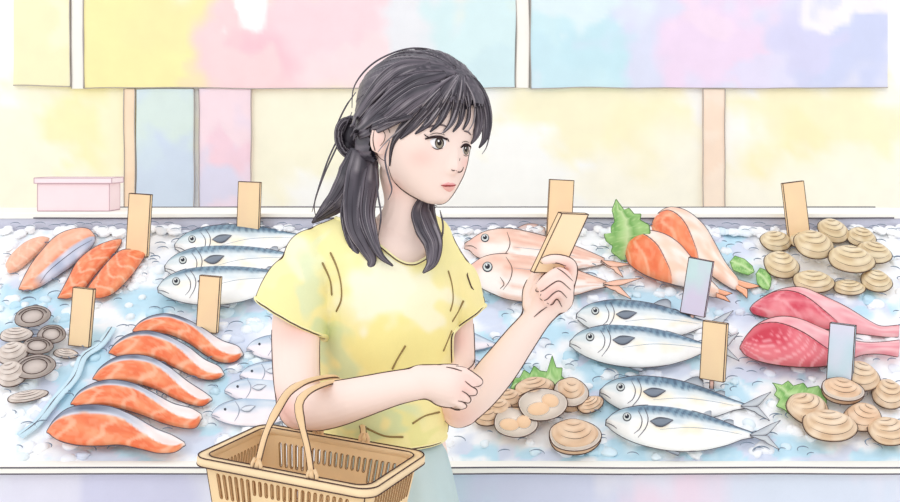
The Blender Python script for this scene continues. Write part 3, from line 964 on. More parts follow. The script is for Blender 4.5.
# ---- clams
def shell(b, a, bb, hgt, colf, ink=True, m_=None, flip=False, thick=.0016, inkm=None, inner=(252, 236, 214)):
    """one valve in the xy plane, hinge at +y, bulging to +z; ridged by growth rings around the beak"""
    nr, na = 18, 40
    G, C, Gi = [], [], []
    for i in range(nr + 1):
        q = (i + .15) / (nr + .15)
        row, rc, ri = [], [], []
        for j in range(na):
            an = 2 * PI * j / na
            x = a * q * math.cos(an) * (1 + .04 * math.cos(3 * an))
            y = bb * q * math.sin(an) * (1 + .03 * math.cos(2 * an)) + bb * .05 * q * math.exp(-((an - PI / 2) / .35) ** 2)
            z = hgt * 1.15 * (1 - q ** 2.1) ** .78 * (1 + .12 * (y / bb))
            X, Y = x / a, (y - bb * .95) / bb - 1e-3
            rho = -(X * X + Y * Y) / (2 * Y)
            z += hgt * .004 * math.cos(rho * 32)
            row.append((x, y, max(z, 0) if q > .98 else z)); ri.append((x * .95, y * .95, z * .86 - .0006))
            rc.append(colf(rho, an, q))
        G.append(row); C.append(rc); Gi.append(ri)
    b.grid(G, M_WET, np.array(C), cap=True)
    Gi2 = np.array(Gi)
    if callable(inner):
        ic = np.array([[inner((i + .15) / (nr + .15), 2 * PI * j / na) for j in range(na)] for i in range(nr + 1)])
        b.grid(Gi2[:, ::-1], M_WET, ic[:, ::-1], cap=True); inner = inner(1, 0)
    else:
        b.grid(Gi2[:, ::-1], M_WET, inner, cap=True)
    b.grid(np.stack([np.array(G[-1]), Gi2[-1]]), M_WET, inner, cap=False)
    if ink:
        b.tube(np.array(G[-1]), .0011, inkm or M_INK, seg=5, closed=True)
        for i0 in (.30, .50, .66, .85):
            P = []; bv_ = bv_ if 'bv_' in locals() else b.bvh()
            for an in np.linspace(PI * (1.08 + .1 * abs(math.sin(i0 * 40))), PI * (1.92 - .1 * abs(math.cos(i0 * 50))), 14):
                rr = i0
                x = a * rr * math.cos(an); y = bb * .95 + bb * (-rr + rr * math.sin(an))
                h_ = bv_.ray_cast(Vector((x, y, hgt * 3)), Vector((0, 0, -1)))[0]
                if h_ is not None: P.append((x, y, h_.z + .0002))
            if len(P) > 5:
                b.tube(P, .0006 * np.sin(np.linspace(.25, PI - .25, len(P))), inkm or M_INK, seg=4)
def ring_col(seed, c1, c2, c3):
    c1, c2, c3 = (np.array(c, float) for c in (c1, c2, c3))
    def f(rho, an, q):
        k = .5 + .5 * math.cos(rho * 32 + 1.5 * noise.noise(Vector((math.cos(an), math.sin(an), seed))))
        n = noise.noise(Vector((math.cos(an) * q * 2, math.sin(an) * q * 2, seed)))
        k = .5 + .5 * k
        c = c1 * (1 - k) + c2 * k
        g = min(1, max(0, .4 + n * 1.6))
        return c * (1 - .5 * g) + c3 * .5 * g
    return f
def clam(lab, cat, group, x, y, rx, ry, rot=0, h=.0, lean=0, gape=0, pal=0, seed=0, name='clam', meat=False, tz=0, cup=False):
    """closed or gaping clam; rx, ry in picture px at its place"""
    P = tray_at(x, y + 2, h); rx *= 1.08; ry *= 1.1
    sc = TRAY.world(TRAY.px(x, y)).y / F
    a, bb = rx * sc, ry * sc / .93
    hg = min(a, bb) * .5
    M = TRAY.M @ Matrix.Rotation(math.radians(rot), 3, 'Z') @ Matrix.Rotation(math.radians(lean), 3, 'X') @ Matrix.Rotation(math.radians(tz), 3, 'Y')
    r = bpy.data.objects.new(name, None); COL.objects.link(r); r.empty_display_size = .02
    r.location = P.O + TRAY.N * (hg * .75); r.rotation_euler = M.to_euler()
    tag(r, lab, cat, group)
    pals = [((182, 138, 98), (236, 204, 164), (252, 234, 208)), ((176, 140, 96), (232, 208, 160), (250, 236, 204)), ((206, 160, 120), (236, 196, 156), (252, 226, 196)),
            ((178, 158, 142), (222, 206, 192), (244, 232, 220))]
    cf = ring_col(seed, *pals[pal])
    inner = (252, 234, 214) if pal != 3 else (242, 234, 228)
    if cup:      # a single valve lying hollow side up
        lo = MB(); shell(lo, a, bb, hg * .42, cf, inner=lambda q, an: np.array((236, 218, 200.)) if q < .58 else (np.array((206, 190, 178.)) if q > .93 else np.array((252, 242, 232.))))
        lo.v = [(p[0], p[1], -p[2] - .0003) for p in lo.v]
        th_ = np.linspace(0, 2 * PI, 30)[:-1]
        qf = .62
        bv_ = lo.bvh()
        zz_ = lambda x_, y_: (x_, y_, (bv_.ray_cast(Vector((x_, y_, .1)), Vector((0, 0, -1)))[0] or Vector((0, 0, 0))).z + .0006)
        lo.tube([zz_(a * qf * math.cos(q), bb * qf * math.sin(q)) for q in th_], .0009, M_INK, seg=5, closed=True)
        lo.tube([zz_(a * .82 * math.cos(q), bb * .8 * math.sin(q)) for q in np.linspace(.3, 2.9, 16)], .0007, M_INK, seg=5)
        lo.build('shell', r)
        return r
    up = MB(); shell(up, a, bb, hg, cf, inner=inner)
    if gape:
        ga = math.radians(gape)
        R = Matrix.Rotation(ga, 3, 'X')
        up.v = [tuple(R @ (Vector(p) - Vector((0, bb * .95, 0))) + Vector((0, bb * .95, 0))) for p in up.v]
    up.build('upper_shell', r)
    lo = MB(); shell(lo, a * (1.0 if gape else .99), bb * (1.0 if gape else .99), hg * .7, cf, ink=bool(gape), inner=inner)
    lo.v = [(p[0], p[1], -p[2] - .0003) for p in lo.v]
    lo.build('lower_shell', r)
    if meat:
        mt = MB()
        for (mx, my, ra, rb_) in ((-.25, -.2, .48, .42), (.38, .1, .36, .46)):
            mt.ball((mx * a, my * bb, -hg * .12), (ra * a, rb_ * bb, hg * .42), M_WET, (250, 206, 160), n=9)
            th = np.linspace(0, 2 * PI, 22)[:-1]
            mt.tube([(mx * a + ra * a * 1.0 * math.cos(q), my * bb + rb_ * bb * math.sin(q), -hg * .02) for q in th], .0009, M_INK, seg=4, closed=True)
        mt.build('clam_meat', r)
    return r
def where(i, n, words): return words[i]
RC = [(775, 244, 15, 12, 20, 0, 'upper left one at the edge of the heap'), (802, 242, 14, 10, 10, 0, 'directly beneath the tag, half hidden'), (832, 234, 14, 15, 5, .0, 'topmost one right of the tag'),
      (860, 240, 13, 12, -20, 0, 'small one at the top right of the heap'), (780, 270, 16, 16, 0, .004, 'large one at the left of the heap'),
      (872, 257, 16, 13, -25, .004, 'one at the right edge of the heap'), (811, 256, 18, 17, 10, .02, 'brown-ribbed one in the centre of the heap'),
      (848, 271, 21, 16, -8, .022, 'widest one, with clear rings, right of centre'), (848, 289, 15, 9, 0, 0, 'pale one below the widest clam'),
      (875, 284, 14, 13, -15, 0, 'lowest right one of the heap'), (812, 286, 19, 13, 0, .004, 'lowest one, at the bottom centre of the heap')]
for i, (x, y, rx, ry, rot, h, w) in enumerate(RC):
    clam('clam in the back right heap, ' + w, 'clam', 'heap of clams at the back right', x, y, rx, ry, rot, h, pal=1, seed=i * 2.3, lean=8)
FC = [(857, 383, 18, 17, -30, .008, 0, 0, 'tall one under the blue tag'), (887, 397, 15, 17, -20, 0, 0, 0, 'pale one at the right edge of the picture'), (840, 399, 19, 13, -10, .02, 12, 2, 'slightly open one on top, centre of the heap'),
      (806, 414, 20, 17, 35, .004, 0, 0, 'left one by the leaf'), (861, 421, 16, 17, -50, .002, 0, 2, 'brown one tilted in the middle'), (887, 436, 20, 15, 15, .004, 0, 0, 'lower right one cut by the picture edge'),
      (827, 434, 25, 17, 0, .012, 0, 0, 'frontmost, broadest one with clear rings')]
for i, (x, y, rx, ry, rot, h, g, pal, w) in enumerate(FC):
    clam('striped clam at the front right, ' + w, 'clam', 'striped clams at the front right', x, y, rx, ry, rot, h, pal=pal, seed=20 + i * 1.7, lean=6, gape=g)
OC = [(487, 417, 14, 12, 20, 0, 0, 0, 'closed brown one at the left end of the group'), (507, 402, 16, 12, 10, .0, 0, 0, 'closed brown one against her forearm'), (497, 412, 13, 12, 0, .006, 0, 0, 'closed brown one wedged behind the open shell'),
      (534, 392, 19, 12, 20, .004, 0, 0, 'closed one just below the leaf'), (542, 412, 23, 18, 20, .010, 75, 1, 'wide open one with pale flesh in the middle'), (570, 398, 16, 16, -10, .008, 18, 0, 'gaping one at the right below the leaf'),
      (590, 406, 14, 8, 35, .002, 0, 0, 'narrow one seen beside the gaping clam'), (515, 428, 20, 17, -10, .006, 80, 1, 'open one with two lobes of flesh, front left'), (574, 441, 24, 17, 5, .006, 10, 0, 'frontmost ridged one, barely open')]
for i, (x, y, rx, ry, rot, h, g, mt, w) in enumerate(OC):
    if mt:
        # lower valve with flesh lies open to the sky, the other valve folded back behind it
        clam('clam at the front centre, ' + w, 'clam', 'clams at the front centre', x, y, rx, ry, rot, h, pal=2, seed=40 + i, lean=4, gape=100, meat=True)
    else:
        clam('clam at the front centre, ' + w, 'clam', 'clams at the front centre', x, y, rx, ry, rot, h, pal=2, seed=40 + i, lean=6, gape=g)
LC = [(34, 322, 16, 12, 5, .010, 'uppermost, with a pale hollow'), (17, 337, 15, 8, 0, .004, 'flat dark one under the uppermost'), (53, 340, 14, 10, -25, .012, 'rightmost of the upper ones'), (39, 351, 15, 9, -15, .012, 'central pale one'),
      (66, 354, 12, 5, -12, .002, 'thin one beside the wooden tag'), (14, 356, 14, 12, 20, .002, 'leftmost, cut by the picture edge'), (37, 374, 18, 13, 5, .014, 'largest, with a ring-shaped rim'), (13, 378, 14, 14, 30, .004, 'pale one at the lower left'),
      (28, 397, 18, 6, 15, .002, 'thin one lying lowest')]
for i, (x, y, rx, ry, rot, h, w) in enumerate(LC):
    clam('grey-brown oyster shell, ' + w, 'oyster', 'grey oysters at the far left', x, y, rx, ry, rot, h, pal=3, seed=60 + i * 1.3, lean=10, name='oyster', cup=i in (0, 2, 3, 6))

# ---- price tags
WOOD = (254, 219, 168)
def price_tag(lab, cx, cy, w, hgt, tilt, d, yaw, col=WOOD, pin=0, name='price_tag', wash2=None, thick=.012):
    """upright blank tag: centre in the picture, size in px, tilt of its top to the right in degrees"""
    s = d / F
    a = math.radians(yaw)
    R = Matrix.Rotation(a, 3, 'Z') @ Matrix.Rotation(math.radians(tilt), 3, 'Y')
    c = W(cx, cy, d)
    r = bpy.data.objects.new(name, None); COL.objects.link(r); r.empty_display_size = .02
    r.location = c + R @ Vector((0, 0, -hgt * s / 2)); r.rotation_euler = R.to_euler()
    tag(r, lab, 'price tag', 'blank price tags standing in the ice' if name == 'price_tag' and 'hand' not in lab else None)
    b = MB()
    ww, hh = w * s * .97, hgt * s
    nn = 12
    G, C = [], []
    col = np.array(col, float); c2 = np.array(wash2 if wash2 else (252, 214, 166), float)
    for j in range(nn + 1):
        row, rc = [], []
        for i in range(nn + 1):
            x, z = ww * (i / nn - .5), hh * j / nn
            k = min(1, max(0, .35 + 1.1 * noise.noise(Vector((x * 30, z * 18, cx))) - (0 if not wash2 else .5 - j / nn)))
            row.append((x, -thick / 2, z)); rc.append(col * (1 - k) + c2 * k)
        G.append(row); C.append(rc)
    b.inkbox((0, 0.0002, hh / 2), (ww, thick, hh), M_PAINT, col, .0011)
    b.grid(np.array(G) - np.array([0, .0002, 0]), M_PAINT, np.array(C), close_v=False)
    b.build('board', r, smooth=False)
    if pin:
        p = MB()
        p.tube([(0, 0, .002), (0, 0, -pin * s)], .0045, M_PAINT, (250, 200, 180), seg=8)
        for dx in (-.0045, .0045):
            p.tube([(dx, -.002, 0), (dx, -.002, -pin * s)], .0008, M_INK, seg=5)
        p.build('pin', r)
    return r
def tray_depth(px, py):
    return TRAY.world(TRAY.px(px, py)).y
def ptag(lab, cx, cy, w, hgt, tilt, yaw, **k):
    base = cy + hgt / 2 + k.get('pin', 0)
    return price_tag(lab, cx, cy, w, hgt, tilt, tray_depth(cx, base) - .004, yaw, **k)
ptag('blank wooden tag behind the salmon fillets, left one of the two tallest', 139, 225, 23, 62, 3.5, -8)
ptag('blank wooden tag behind the left mackerel', 249, 209, 23, 54, 2, -8)
ptag('blank wooden tag between the oysters and the salmon slices', 82, 317, 22, 58, 5, -8)
ptag('blank wooden tag in front of the left mackerel', 209, 304, 22, 56, 4, -10)
ptag('blank wooden tag behind the red fish and the raised hand', 560, 211, 25, 62, 3, 4)
ptag('blank wooden tag stuck behind the back right clam heap', 796, 212, 22, 60, -7, 4)
ptag('lilac and mint tag on a pin by the salmon tails', 697, 287, 25, 56, 9, -24, col=(222, 212, 232), pin=8, wash2=(204, 230, 228))
ptag('small orange wooden tag on a pin over the mackerel tails', 714, 351, 25, 58, 3.5, -32, pin=9)
ptag('pale blue tag in front of the tuna', 841, 358, 25, 68, 3.5, -30, col=(198, 222, 232), wash2=(222, 222, 238))
# ---------------------------------------------------------------- the woman
def remesh(ob, voxel, smooth_it=4, fac=.5):
    md = ob.modifiers.new('r', 'REMESH'); md.mode = 'VOXEL'; md.voxel_size = voxel
    if smooth_it:
        s_ = ob.modifiers.new('s', 'SMOOTH'); s_.factor = fac; s_.iterations = smooth_it
    dg = bpy.context.evaluated_depsgraph_get()
    me = bpy.data.meshes.new_from_object(ob.evaluated_get(dg))
    ob.modifiers.clear()
    n = len(me.vertices); V = np.empty(n * 3); me.vertices.foreach_get('co', V)
    Fs = [tuple(p.vertices) for p in me.polygons]
    old = ob.data; bpy.data.objects.remove(ob); bpy.data.meshes.remove(old)
    return V.reshape(-1, 3), Fs

def limb(b, pts, n=40, seg=20):
    """pts: (px, py, depth, radius px) ; smooth tapered round limb with round ends"""
    Q = []
    for p in pts:
        w = W(*p[:3]); Q.append((*w, p[3] / F * p[2]))
    Q = catmull(Q, n)
    d0 = Q[0, :3] - Q[1, :3]; d0 /= np.linalg.norm(d0)
    d1 = Q[-1, :3] - Q[-2, :3]; d1 /= np.linalg.norm(d1)
    S = [(np.r_[Q[0, :3] + d0 * Q[0, 3] * math.sin(a), Q[0, 3] * math.cos(a)]) for a in (1.35, 1.0, .6, .25)]
    E = [(np.r_[Q[-1, :3] + d1 * Q[-1, 3] * math.sin(a), Q[-1, 3] * math.cos(a)]) for a in (.25, .6, 1.0, 1.35)]
    Q = np.vstack([S, Q, E])
    b.tube(Q[:, :3], Q[:, 3], M_PAINT, seg=seg)

def torso(b, secs, n=50, seg=40):
    """secs: (cx px, py, depth, half width px, half depth m, yaw deg)"""
    Q = catmull([(*W(s[0], s[1], s[2]), s[3] / F * s[2], s[4], s[5]) for s in secs], n)
    G = []
    for x, y, z, rx, ry, yw in Q:
        th = np.arange(seg) * 2 * PI / seg
        a = math.radians(yw)
        ex, ey = np.array([math.cos(a), math.sin(a), 0]), np.array([-math.sin(a), math.cos(a), 0])
        c = np.sign(np.cos(th)) * np.abs(np.cos(th)) ** .85; s_ = np.sign(np.sin(th)) * np.abs(np.sin(th)) ** .85
        G.append(np.array([x, y, z]) + rx * c[:, None] * ex + ry * s_[:, None] * ey)
    b.grid(G, M_PAINT, (255, 255, 255))

# head frame
HC = W(419, 136, 2.0)
RH = Matrix.Rotation(math.radians(6), 3, 'Y') @ Matrix.Rotation(math.radians(43), 3, 'Z') @ Matrix.Rotation(math.radians(5), 3, 'X')
RHi = RH.inverted()
HEAD = [  # z, half width, front, back
    (-.103, .012, .068, .050), (-.099, .021, .077, .030), (-.090, .032, .084, .000), (-.073, .047, .0885, -.035), (-.050, .060, .092, -.066),
    (-.020, .070, .094, -.090), (.010, .0750, .093, -.102), (.040, .077, .093, -.106), (.070, .072, .087, -.098), (.095, .057, .066, -.075), (.110, .034, .036, -.045), (.116, .012, .012, -.015)]
def head_mesh(b, secs, grow=0.0, face=True, n=70, seg=72):
    Q = catmull(secs, n)
    G = []
    for z, w, f, bk in Q:
        row = []
        yc = (f * .25 + bk * .75) if False else (f + bk) / 2
        for j in range(seg):
            th = 2 * PI * j / seg
            c, s = math.cos(th), math.sin(th)
            e = .82 if face else .92
            x = w * math.copysign(abs(c) ** e, c)
            ry = (f - bk) / 2
            y = yc + ry * math.copysign(abs(s) ** e, s)
            if face and y > 0:
                g = lambda x0, z0, sx, sz: math.exp(-((x - x0) / sx) ** 2 - ((z - z0) / sz) ** 2)
                y += .013 * g(0, -.040, .008, .011) + .006 * g(0, -.022, .0065, .018)          # nose
                y += .0045 * g(0, -.066, .014, .010) - .002 * g(0, -.0535, .01, .005) + .004 * g(0, -.092, .014, .012)  # lips, chin
                y -= .0035 * (g(-.033, -.010, .019, .012) + g(.033, -.010, .019, .012))        # eye hollows
                y += .002 * (g(-.04, -.045, .02, .02) + g(.04, -.045, .02, .02))
            row.append(tuple(HC + RH @ Vector((x, -y, z))))
        G.append(row)
    b.grid(G, M_PAINT, (255, 255, 255))

bb = MB()
head_mesh(bb, HEAD)
# ears
for sx in (-1, 1):
    R = RH @ Matrix.Rotation(math.radians(12), 3, 'X') @ Matrix.Rotation(sx * math.radians(-18), 3, 'Z')
    bb.ball(HC + RH @ Vector((sx * .0785, .006, -.006)), (.008, .017, .031), M_PAINT, R=R, n=12)
    bb.ball(HC + RH @ Vector((sx * .074, .002, -.028)), (.007, .009, .011), M_PAINT, R=R, n=8)
# neck, chest, trunk
limb(bb, [(404, 172, 2.03, 25), (409, 198, 2.025, 25), (408, 216, 2.02, 27), (402, 236, 2.02, 34)])
torso(bb, [(400, 222, 2.03, 30, .045, 30), (394, 236, 2.02, 50, .060, 30), (388, 255, 2.02, 66, .080, 30), (386, 290, 2.02, 66, .092, 30), (384, 340, 2.02, 58, .088, 30),
           (382, 400, 2.02, 54, .08, 30), (384, 450, 2.03, 62, .095, 30), (386, 520, 2.04, 66, .105, 30), (388, 570, 2.05, 60, .10, 30)])
# near arm
ARM_R = [(324, 268, 1.99, 22), (306, 290, 1.965, 25), (297, 320, 1.93, 24.5), (296, 360, 1.89, 23.5), (299, 392, 1.85, 23), (309, 407, 1.825, 22.5), (330, 405, 1.80, 23), (358, 398, 1.785, 20.5), (395, 388, 1.785, 17), (422, 383, 1.79, 15.5)]
limb(bb, ARM_R, n=70)
limb(bb, [(290, 402, 1.85, 14), (297, 412, 1.84, 17), (310, 412, 1.83, 16)], n=12)
# fist at the far elbow
bb.ball(W(447, 386, 1.80), (.036, .022, .032), M_PAINT, R=Matrix.Rotation(math.radians(8), 3, 'Y'), n=14)
limb(bb, [(420, 381, 1.79, 16), (436, 383, 1.795, 18), (452, 386, 1.80, 19)], n=14)
for pts in ([(450, 374, 1.795, 8), (464, 374.5, 1.795, 7.2), (475, 380, 1.80, 6.2), (478, 383, 1.82, 6), (470, 386, 1.845, 5.6)],
            [(450, 383, 1.79, 7.5), (463, 384, 1.785, 6.2), (472, 390, 1.79, 5.8), (473, 393, 1.81, 5.4), (466, 394, 1.835, 5)],
            [(448, 391, 1.79, 7), (459, 392.5, 1.785, 5.8), (467, 398, 1.79, 5.2), (467, 400, 1.81, 5), (460, 401, 1.83, 4.6)],
            [(446, 397, 1.79, 6.5), (455, 400, 1.785, 5.2), (462, 404.5, 1.79, 4.6), (461, 406, 1.81, 4.4), (455, 406, 1.825, 4.2)],
            [(442, 372, 1.81, 8), (456, 371, 1.825, 6.5), (468, 375, 1.845, 6), (477, 380, 1.855, 5)]):
    limb(bb, pts, n=24, seg=14)
# far arm
ARM_L = [(440, 275, 2.06, 18), (451, 297, 2.05, 19), (456, 330, 2.035, 18), (457, 370, 2.01, 18.5), (459, 402, 1.985, 20.5), (476, 394, 1.965, 19.5), (499, 368, 1.95, 18.5), (519, 341, 1.94, 16), (537, 318, 1.93, 13.5), (546, 306, 1.93, 14.5)]
limb(bb, ARM_L, n=80)
limb(bb, [(454, 405, 1.99, 15), (457, 414, 1.985, 14), (466, 411, 1.975, 14)], n=12)
# raised hand: palm, four curled fingers in front of the tag, thumb behind it
bb.ball(W(551, 292, 1.935), (.033, .019, .040), M_PAINT, R=Matrix.Rotation(math.radians(26), 3, 'Y'), n=14)
limb(bb, [(544, 308, 1.93, 15), (553, 294, 1.93, 19), (561, 281, 1.935, 14)], n=14)
for pts in ([(565, 290, 1.935, 8), (570, 276, 1.93, 7), (571, 266, 1.92, 6.2), (564, 260.5, 1.905, 5.2), (553, 259, 1.90, 4.8), (545, 260.5, 1.90, 4.3)],
            [(566, 296, 1.925, 8), (566, 280, 1.905, 7.2), (559, 273, 1.895, 6.2), (549, 278, 1.89, 5.6), (540, 286, 1.892, 5)],
            [(566, 302, 1.92, 7.5), (566, 289, 1.90, 7), (559, 282.5, 1.89, 6), (550, 287, 1.885, 5.4), (543, 295, 1.89, 4.8)],
            [(563, 306, 1.92, 7), (564, 297, 1.905, 6), (558, 292, 1.89, 5.4), (551, 296, 1.888, 5), (547, 302, 1.892, 4.4)],
            [(532, 305, 1.94, 10), (531, 290, 1.955, 8), (538, 276, 1.962, 7), (548, 266, 1.962, 6)]):
    limb(bb, pts, n=26, seg=14)
# legs and feet
for px_, dd in ((366, 2.03), (404, 2.08)):
    limb(bb, [(px_, 540, dd, 40), (px_, 640, dd, 36), (px_, 760, dd, 25), (px_, 800, dd, 24), (px_, 870, dd, 22), (px_, 960, dd - .005, 14), (px_, 985, dd - .01, 14)], n=40)
    yy = W(px_, 1000, dd)
    limb(bb, [(px_, 990, dd + .02, 17), (px_ + 18, 1000 , dd - .06, 15), (px_ + 30, 1002, dd - .11, 12)], n=16)
tmp = bb.build('tmp')
V, Fs = remesh(tmp, .0024, 5, .5)
print('body verts', len(V))
body_bvh = BVHTree.FromPolygons([Vector(p) for p in V], Fs)

WORLD = Frame((0, 0, 0), (1, 0, 0), (0, 1, 0))
SKIN, BLUSH = np.array((253, 226, 211.)), np.array((247, 168, 154.))
Cs = np.repeat(SKIN[None], len(V), 0)
def blush(px, py, d, rx, st, ry=None, col=BLUSH, dz=.06):
    """rosy patch of skin around a point"""
    c = W(px, py, d); r1 = rx / F * d; r2 = (ry or rx) / F * d
    q = ((V[:, 0] - c.x) / r1) ** 2 + ((V[:, 2] - c.z) / r2) ** 2 + ((V[:, 1] - c.y) / dz) ** 2
    k = (np.exp(-q * 1.6) * st)[:, None]
    Cs[:] = Cs * (1 - k) + col * k
blush(424, 157, 1.95, 17, .62, 13)
blush(466, 163, 1.97, 7, .4, 8)
blush(381, 142, 1.98, 10, .5, 16)
blush(460, 172, 1.9, 8, .3)
blush(394, 186, 2.0, 14, .55, 16, col=np.array((250, 190, 172.)))  # deeper peach paints the neck's shade below the jaw
blush(428, 236, 1.97, 10, .4)
blush(298, 330, 1.92, 26, .45, 16, dz=.1)
blush(292, 405, 1.85, 24, .55, 22, dz=.1)
blush(466, 384, 1.79, 16, .35, 18)
blush(460, 410, 1.98, 26, .5, 20)
blush(458, 338, 2.03, 12, .5, 18)
blush(549, 292, 1.9, 18, .45, 18)
blush(565, 268, 1.9, 12, .35)
sh = np.array((190, 206, 214.))
foot = V[:, 2] < .055
Cs[foot] = (236, 232, 226)

FEET = Vector((W(385, 1000, 2.05).x, 2.05, 0))
person = bpy.data.objects.new('person', None); COL.objects.link(person); person.location = FEET
tag(person, 'dark-haired woman in a yellow shirt looking at a wooden tag, basket on her arm', 'person')
def kid(b, name, parent=person, smooth=True):
    off = FEET if parent is person or parent.parent is person or (parent.parent and parent.parent.parent is person) else Vector((0, 0, 0))
    b.v = [tuple(Vector(p) - off) for p in b.v]
    return b.build(name, parent, smooth)

M_SKIN = wash('skin', rough=.7, mott=.015, scale=18, spec=.12)
def near(px, py, dg):
    """depth of the body's outline near a picture point"""
    r = body_bvh.find_nearest(W(px, py, dg))
    return r[0].y
def on_body(px, py, dg=None, lift=.0006, bvh=None):
    bv = bvh or body_bvh
    d = Vector(((px - CX) / F, 1, -(py - CY) / F)).normalized()
    r = bv.ray_cast(Vector((0, 0, CAMH)), d)
    if r[0] is not None and (dg is None or abs(r[0].y - dg) < .12):
        return r[0] - d * lift
    y = bv.find_nearest(W(px, py, dg or 2.0))[0].y
    return W(px, py, y)
def skinline(b, P, r=.001, m=None, dg=None, lift=.0004, taper=True, n=None, bvh=None):
    n = n or max(8, int(len(P) * 6))
    Q = [on_body(x, y, dg, lift, bvh) for x, y in catmull(P, n)]
    for _ in range(2):
        Q = [Q[0]] + [(Q[i - 1] + Q[i] * 2 + Q[i + 1]) / 4 for i in range(1, n - 1)] + [Q[-1]]
    rr = r * ((.3 + .7 * np.sin(np.linspace(.1, PI - .1, n)) ** .6) if taper else 1)
    b.tube(Q, rr, m or M_INK, seg=6)
body = MB()
body.add(V, Fs, M_SKIN, Cs)
LN = [  # drawn contours of face, neck, arms and hands
    ([(388, 166), (392, 178), (400, 188), (413, 197), (427, 203), (437, 206)], .0011, 1.95),
    ([(436, 207), (431, 214), (428, 224), (427, 233)], .0009, 2.0),
    ([(374, 131), (376, 126), (381, 123), (387, 126), (390, 133)], .0010, 1.97), ([(374, 131), (373, 140), (375, 150), (380, 158), (385, 161)], .0010, 1.97),
    ([(377, 133), (381, 130), (385, 134), (384, 141), (380, 146)], .0006, 1.97),
]
for P, r, dg in LN: skinline(body, P, r, dg=dg)
def edge_snap(bv, x, y, nx, ny, dref, reach=9, tol=.16):
    """point of the outline of a form nearest to a picture point, searched across the path"""
    o0 = Vector((0, 0, CAMH)); best = None; prev = None
    for o in np.linspace(-reach, reach, 73):
        d = Vector(((x + nx * o - CX) / F, 1, -(y + ny * o - CY) / F)).normalized()
        h = bv.ray_cast(o0, d)[0]
        if h is not None and abs(h.y - dref) > tol: h = None
        if prev is not None and (h is None) != (prev[1] is None):
            hh, oo = (h, o) if h is not None else (prev[1], prev[0])
            if best is None or abs(oo) < abs(best[0]): best = (oo, hh - d * .0006)
        prev = (o, h)
    return best[1] if best else None
def outline(b, bv, P, r, d0, d1, m=None, tol=.16, smooth_=3):
    n = max(12, len(P) * 6); Q = []
    C_ = catmull(P, n); T_ = np.gradient(C_, axis=0)
    for i, (x, y) in enumerate(C_):
        tx, ty = T_[i] / max(1e-6, np.hypot(*T_[i]))
        q = edge_snap(bv, x, y, -ty, tx, d0 + (d1 - d0) * i / (n - 1), tol=tol)
        if q is None: q = on_body(x, y, d0 + (d1 - d0) * i / (n - 1), .0008, bv)
        Q.append(q)
    for _ in range(smooth_):
        Q = [Q[0]] + [(Q[i - 1] + Q[i] * 2 + Q[i + 1]) / 4 for i in range(1, n - 1)] + [Q[-1]]
    b.tube(Q, 1.2 * r * (.5 + .5 * np.sin(np.linspace(.15, PI - .15, n)) ** .5), m or M_INK, seg=6)
def rim(P, r=.0012, d0=None, d1=None, tol=.16):
    """contour along a limb's edge"""
    outline(body, body_bvh, P, r, d0, d1, tol=tol)
rim([(437, 206), (443, 205), (450, 198), (458, 188), (463, 180), (467, 170), (470, 158), (471, 146)], .0010, 1.93, 1.95, tol=.07)
rim([(273, 330), (272, 360), (275, 390), (281, 412), (290, 427), (304, 431), (322, 430), (342, 425), (370, 416), (398, 405), (420, 398)], .0012, 1.93, 1.79, tol=.085)
rim([(420, 398), (432, 404), (447, 408), (460, 409)], .0012, 1.79, 1.80, tol=.085)
rim([(320, 337), (319, 360), (318, 380)], .0011, 1.93, 1.87, tol=.085)
rim([(328, 385), (350, 379), (378, 373), (400, 369), (422, 365), (442, 363), (458, 366)], .0012, 1.81, 1.80, tol=.085)
rim([(450, 328), (449, 345), (448, 362)], .0011, 2.03, 2.02)
rim([(468, 325), (472, 345), (475, 368)], .0011, 2.03, 2.0)
rim([(474, 369), (492, 349), (508, 331), (521, 313), (526, 300)], .0012, 1.95, 1.93)
rim([(442, 410), (444, 421), (452, 428), (464, 424), (482, 410), (502, 386), (520, 360), (538, 336), (550, 323), (566, 310), (574, 300)], .0012, 1.99, 1.92)
rim([(526, 300), (524, 292), (528, 280)], .0011, 1.93, 1.95)
rim([(574, 300), (575, 288), (577, 276), (575, 264), (566, 256), (552, 255), (542, 259)], .0012, 1.92, 1.90)
for P, dg in (([(456, 366), (466, 368), (477, 375), (483, 381), (480, 386), (474, 387)], 1.8), ([(465, 381), (471, 386), (477, 390), (476, 395), (469, 396)], 1.79),
              ([(462, 391), (467, 394), (471, 399), (469, 403), (463, 402)], 1.79), ([(458, 401), (463, 402), (467, 406), (463, 409), (455, 409)], 1.79), ([(446, 367), (454, 368.5), (462, 371)], 1.79),
              ([(540, 262), (546, 265), (556, 263), (566, 266)], 1.9), ([(536, 284), (543, 275), (553, 268), (562, 271), (573, 281)], 1.9), ([(537, 288), (535, 291), (542, 291), (552, 284), (560, 281), (571, 290)], 1.89),
              ([(541, 294), (540, 299), (546, 300), (554, 293), (560, 291), (567, 298)], 1.89), ([(547, 303), (552, 305), (557, 299), (562, 307)], 1.89), ([(534, 317), (541, 311), (547, 307)], 1.91)):
    skinline(body, P, .0009, dg=dg, lift=.0008)
body_ob = kid(body, 'body')

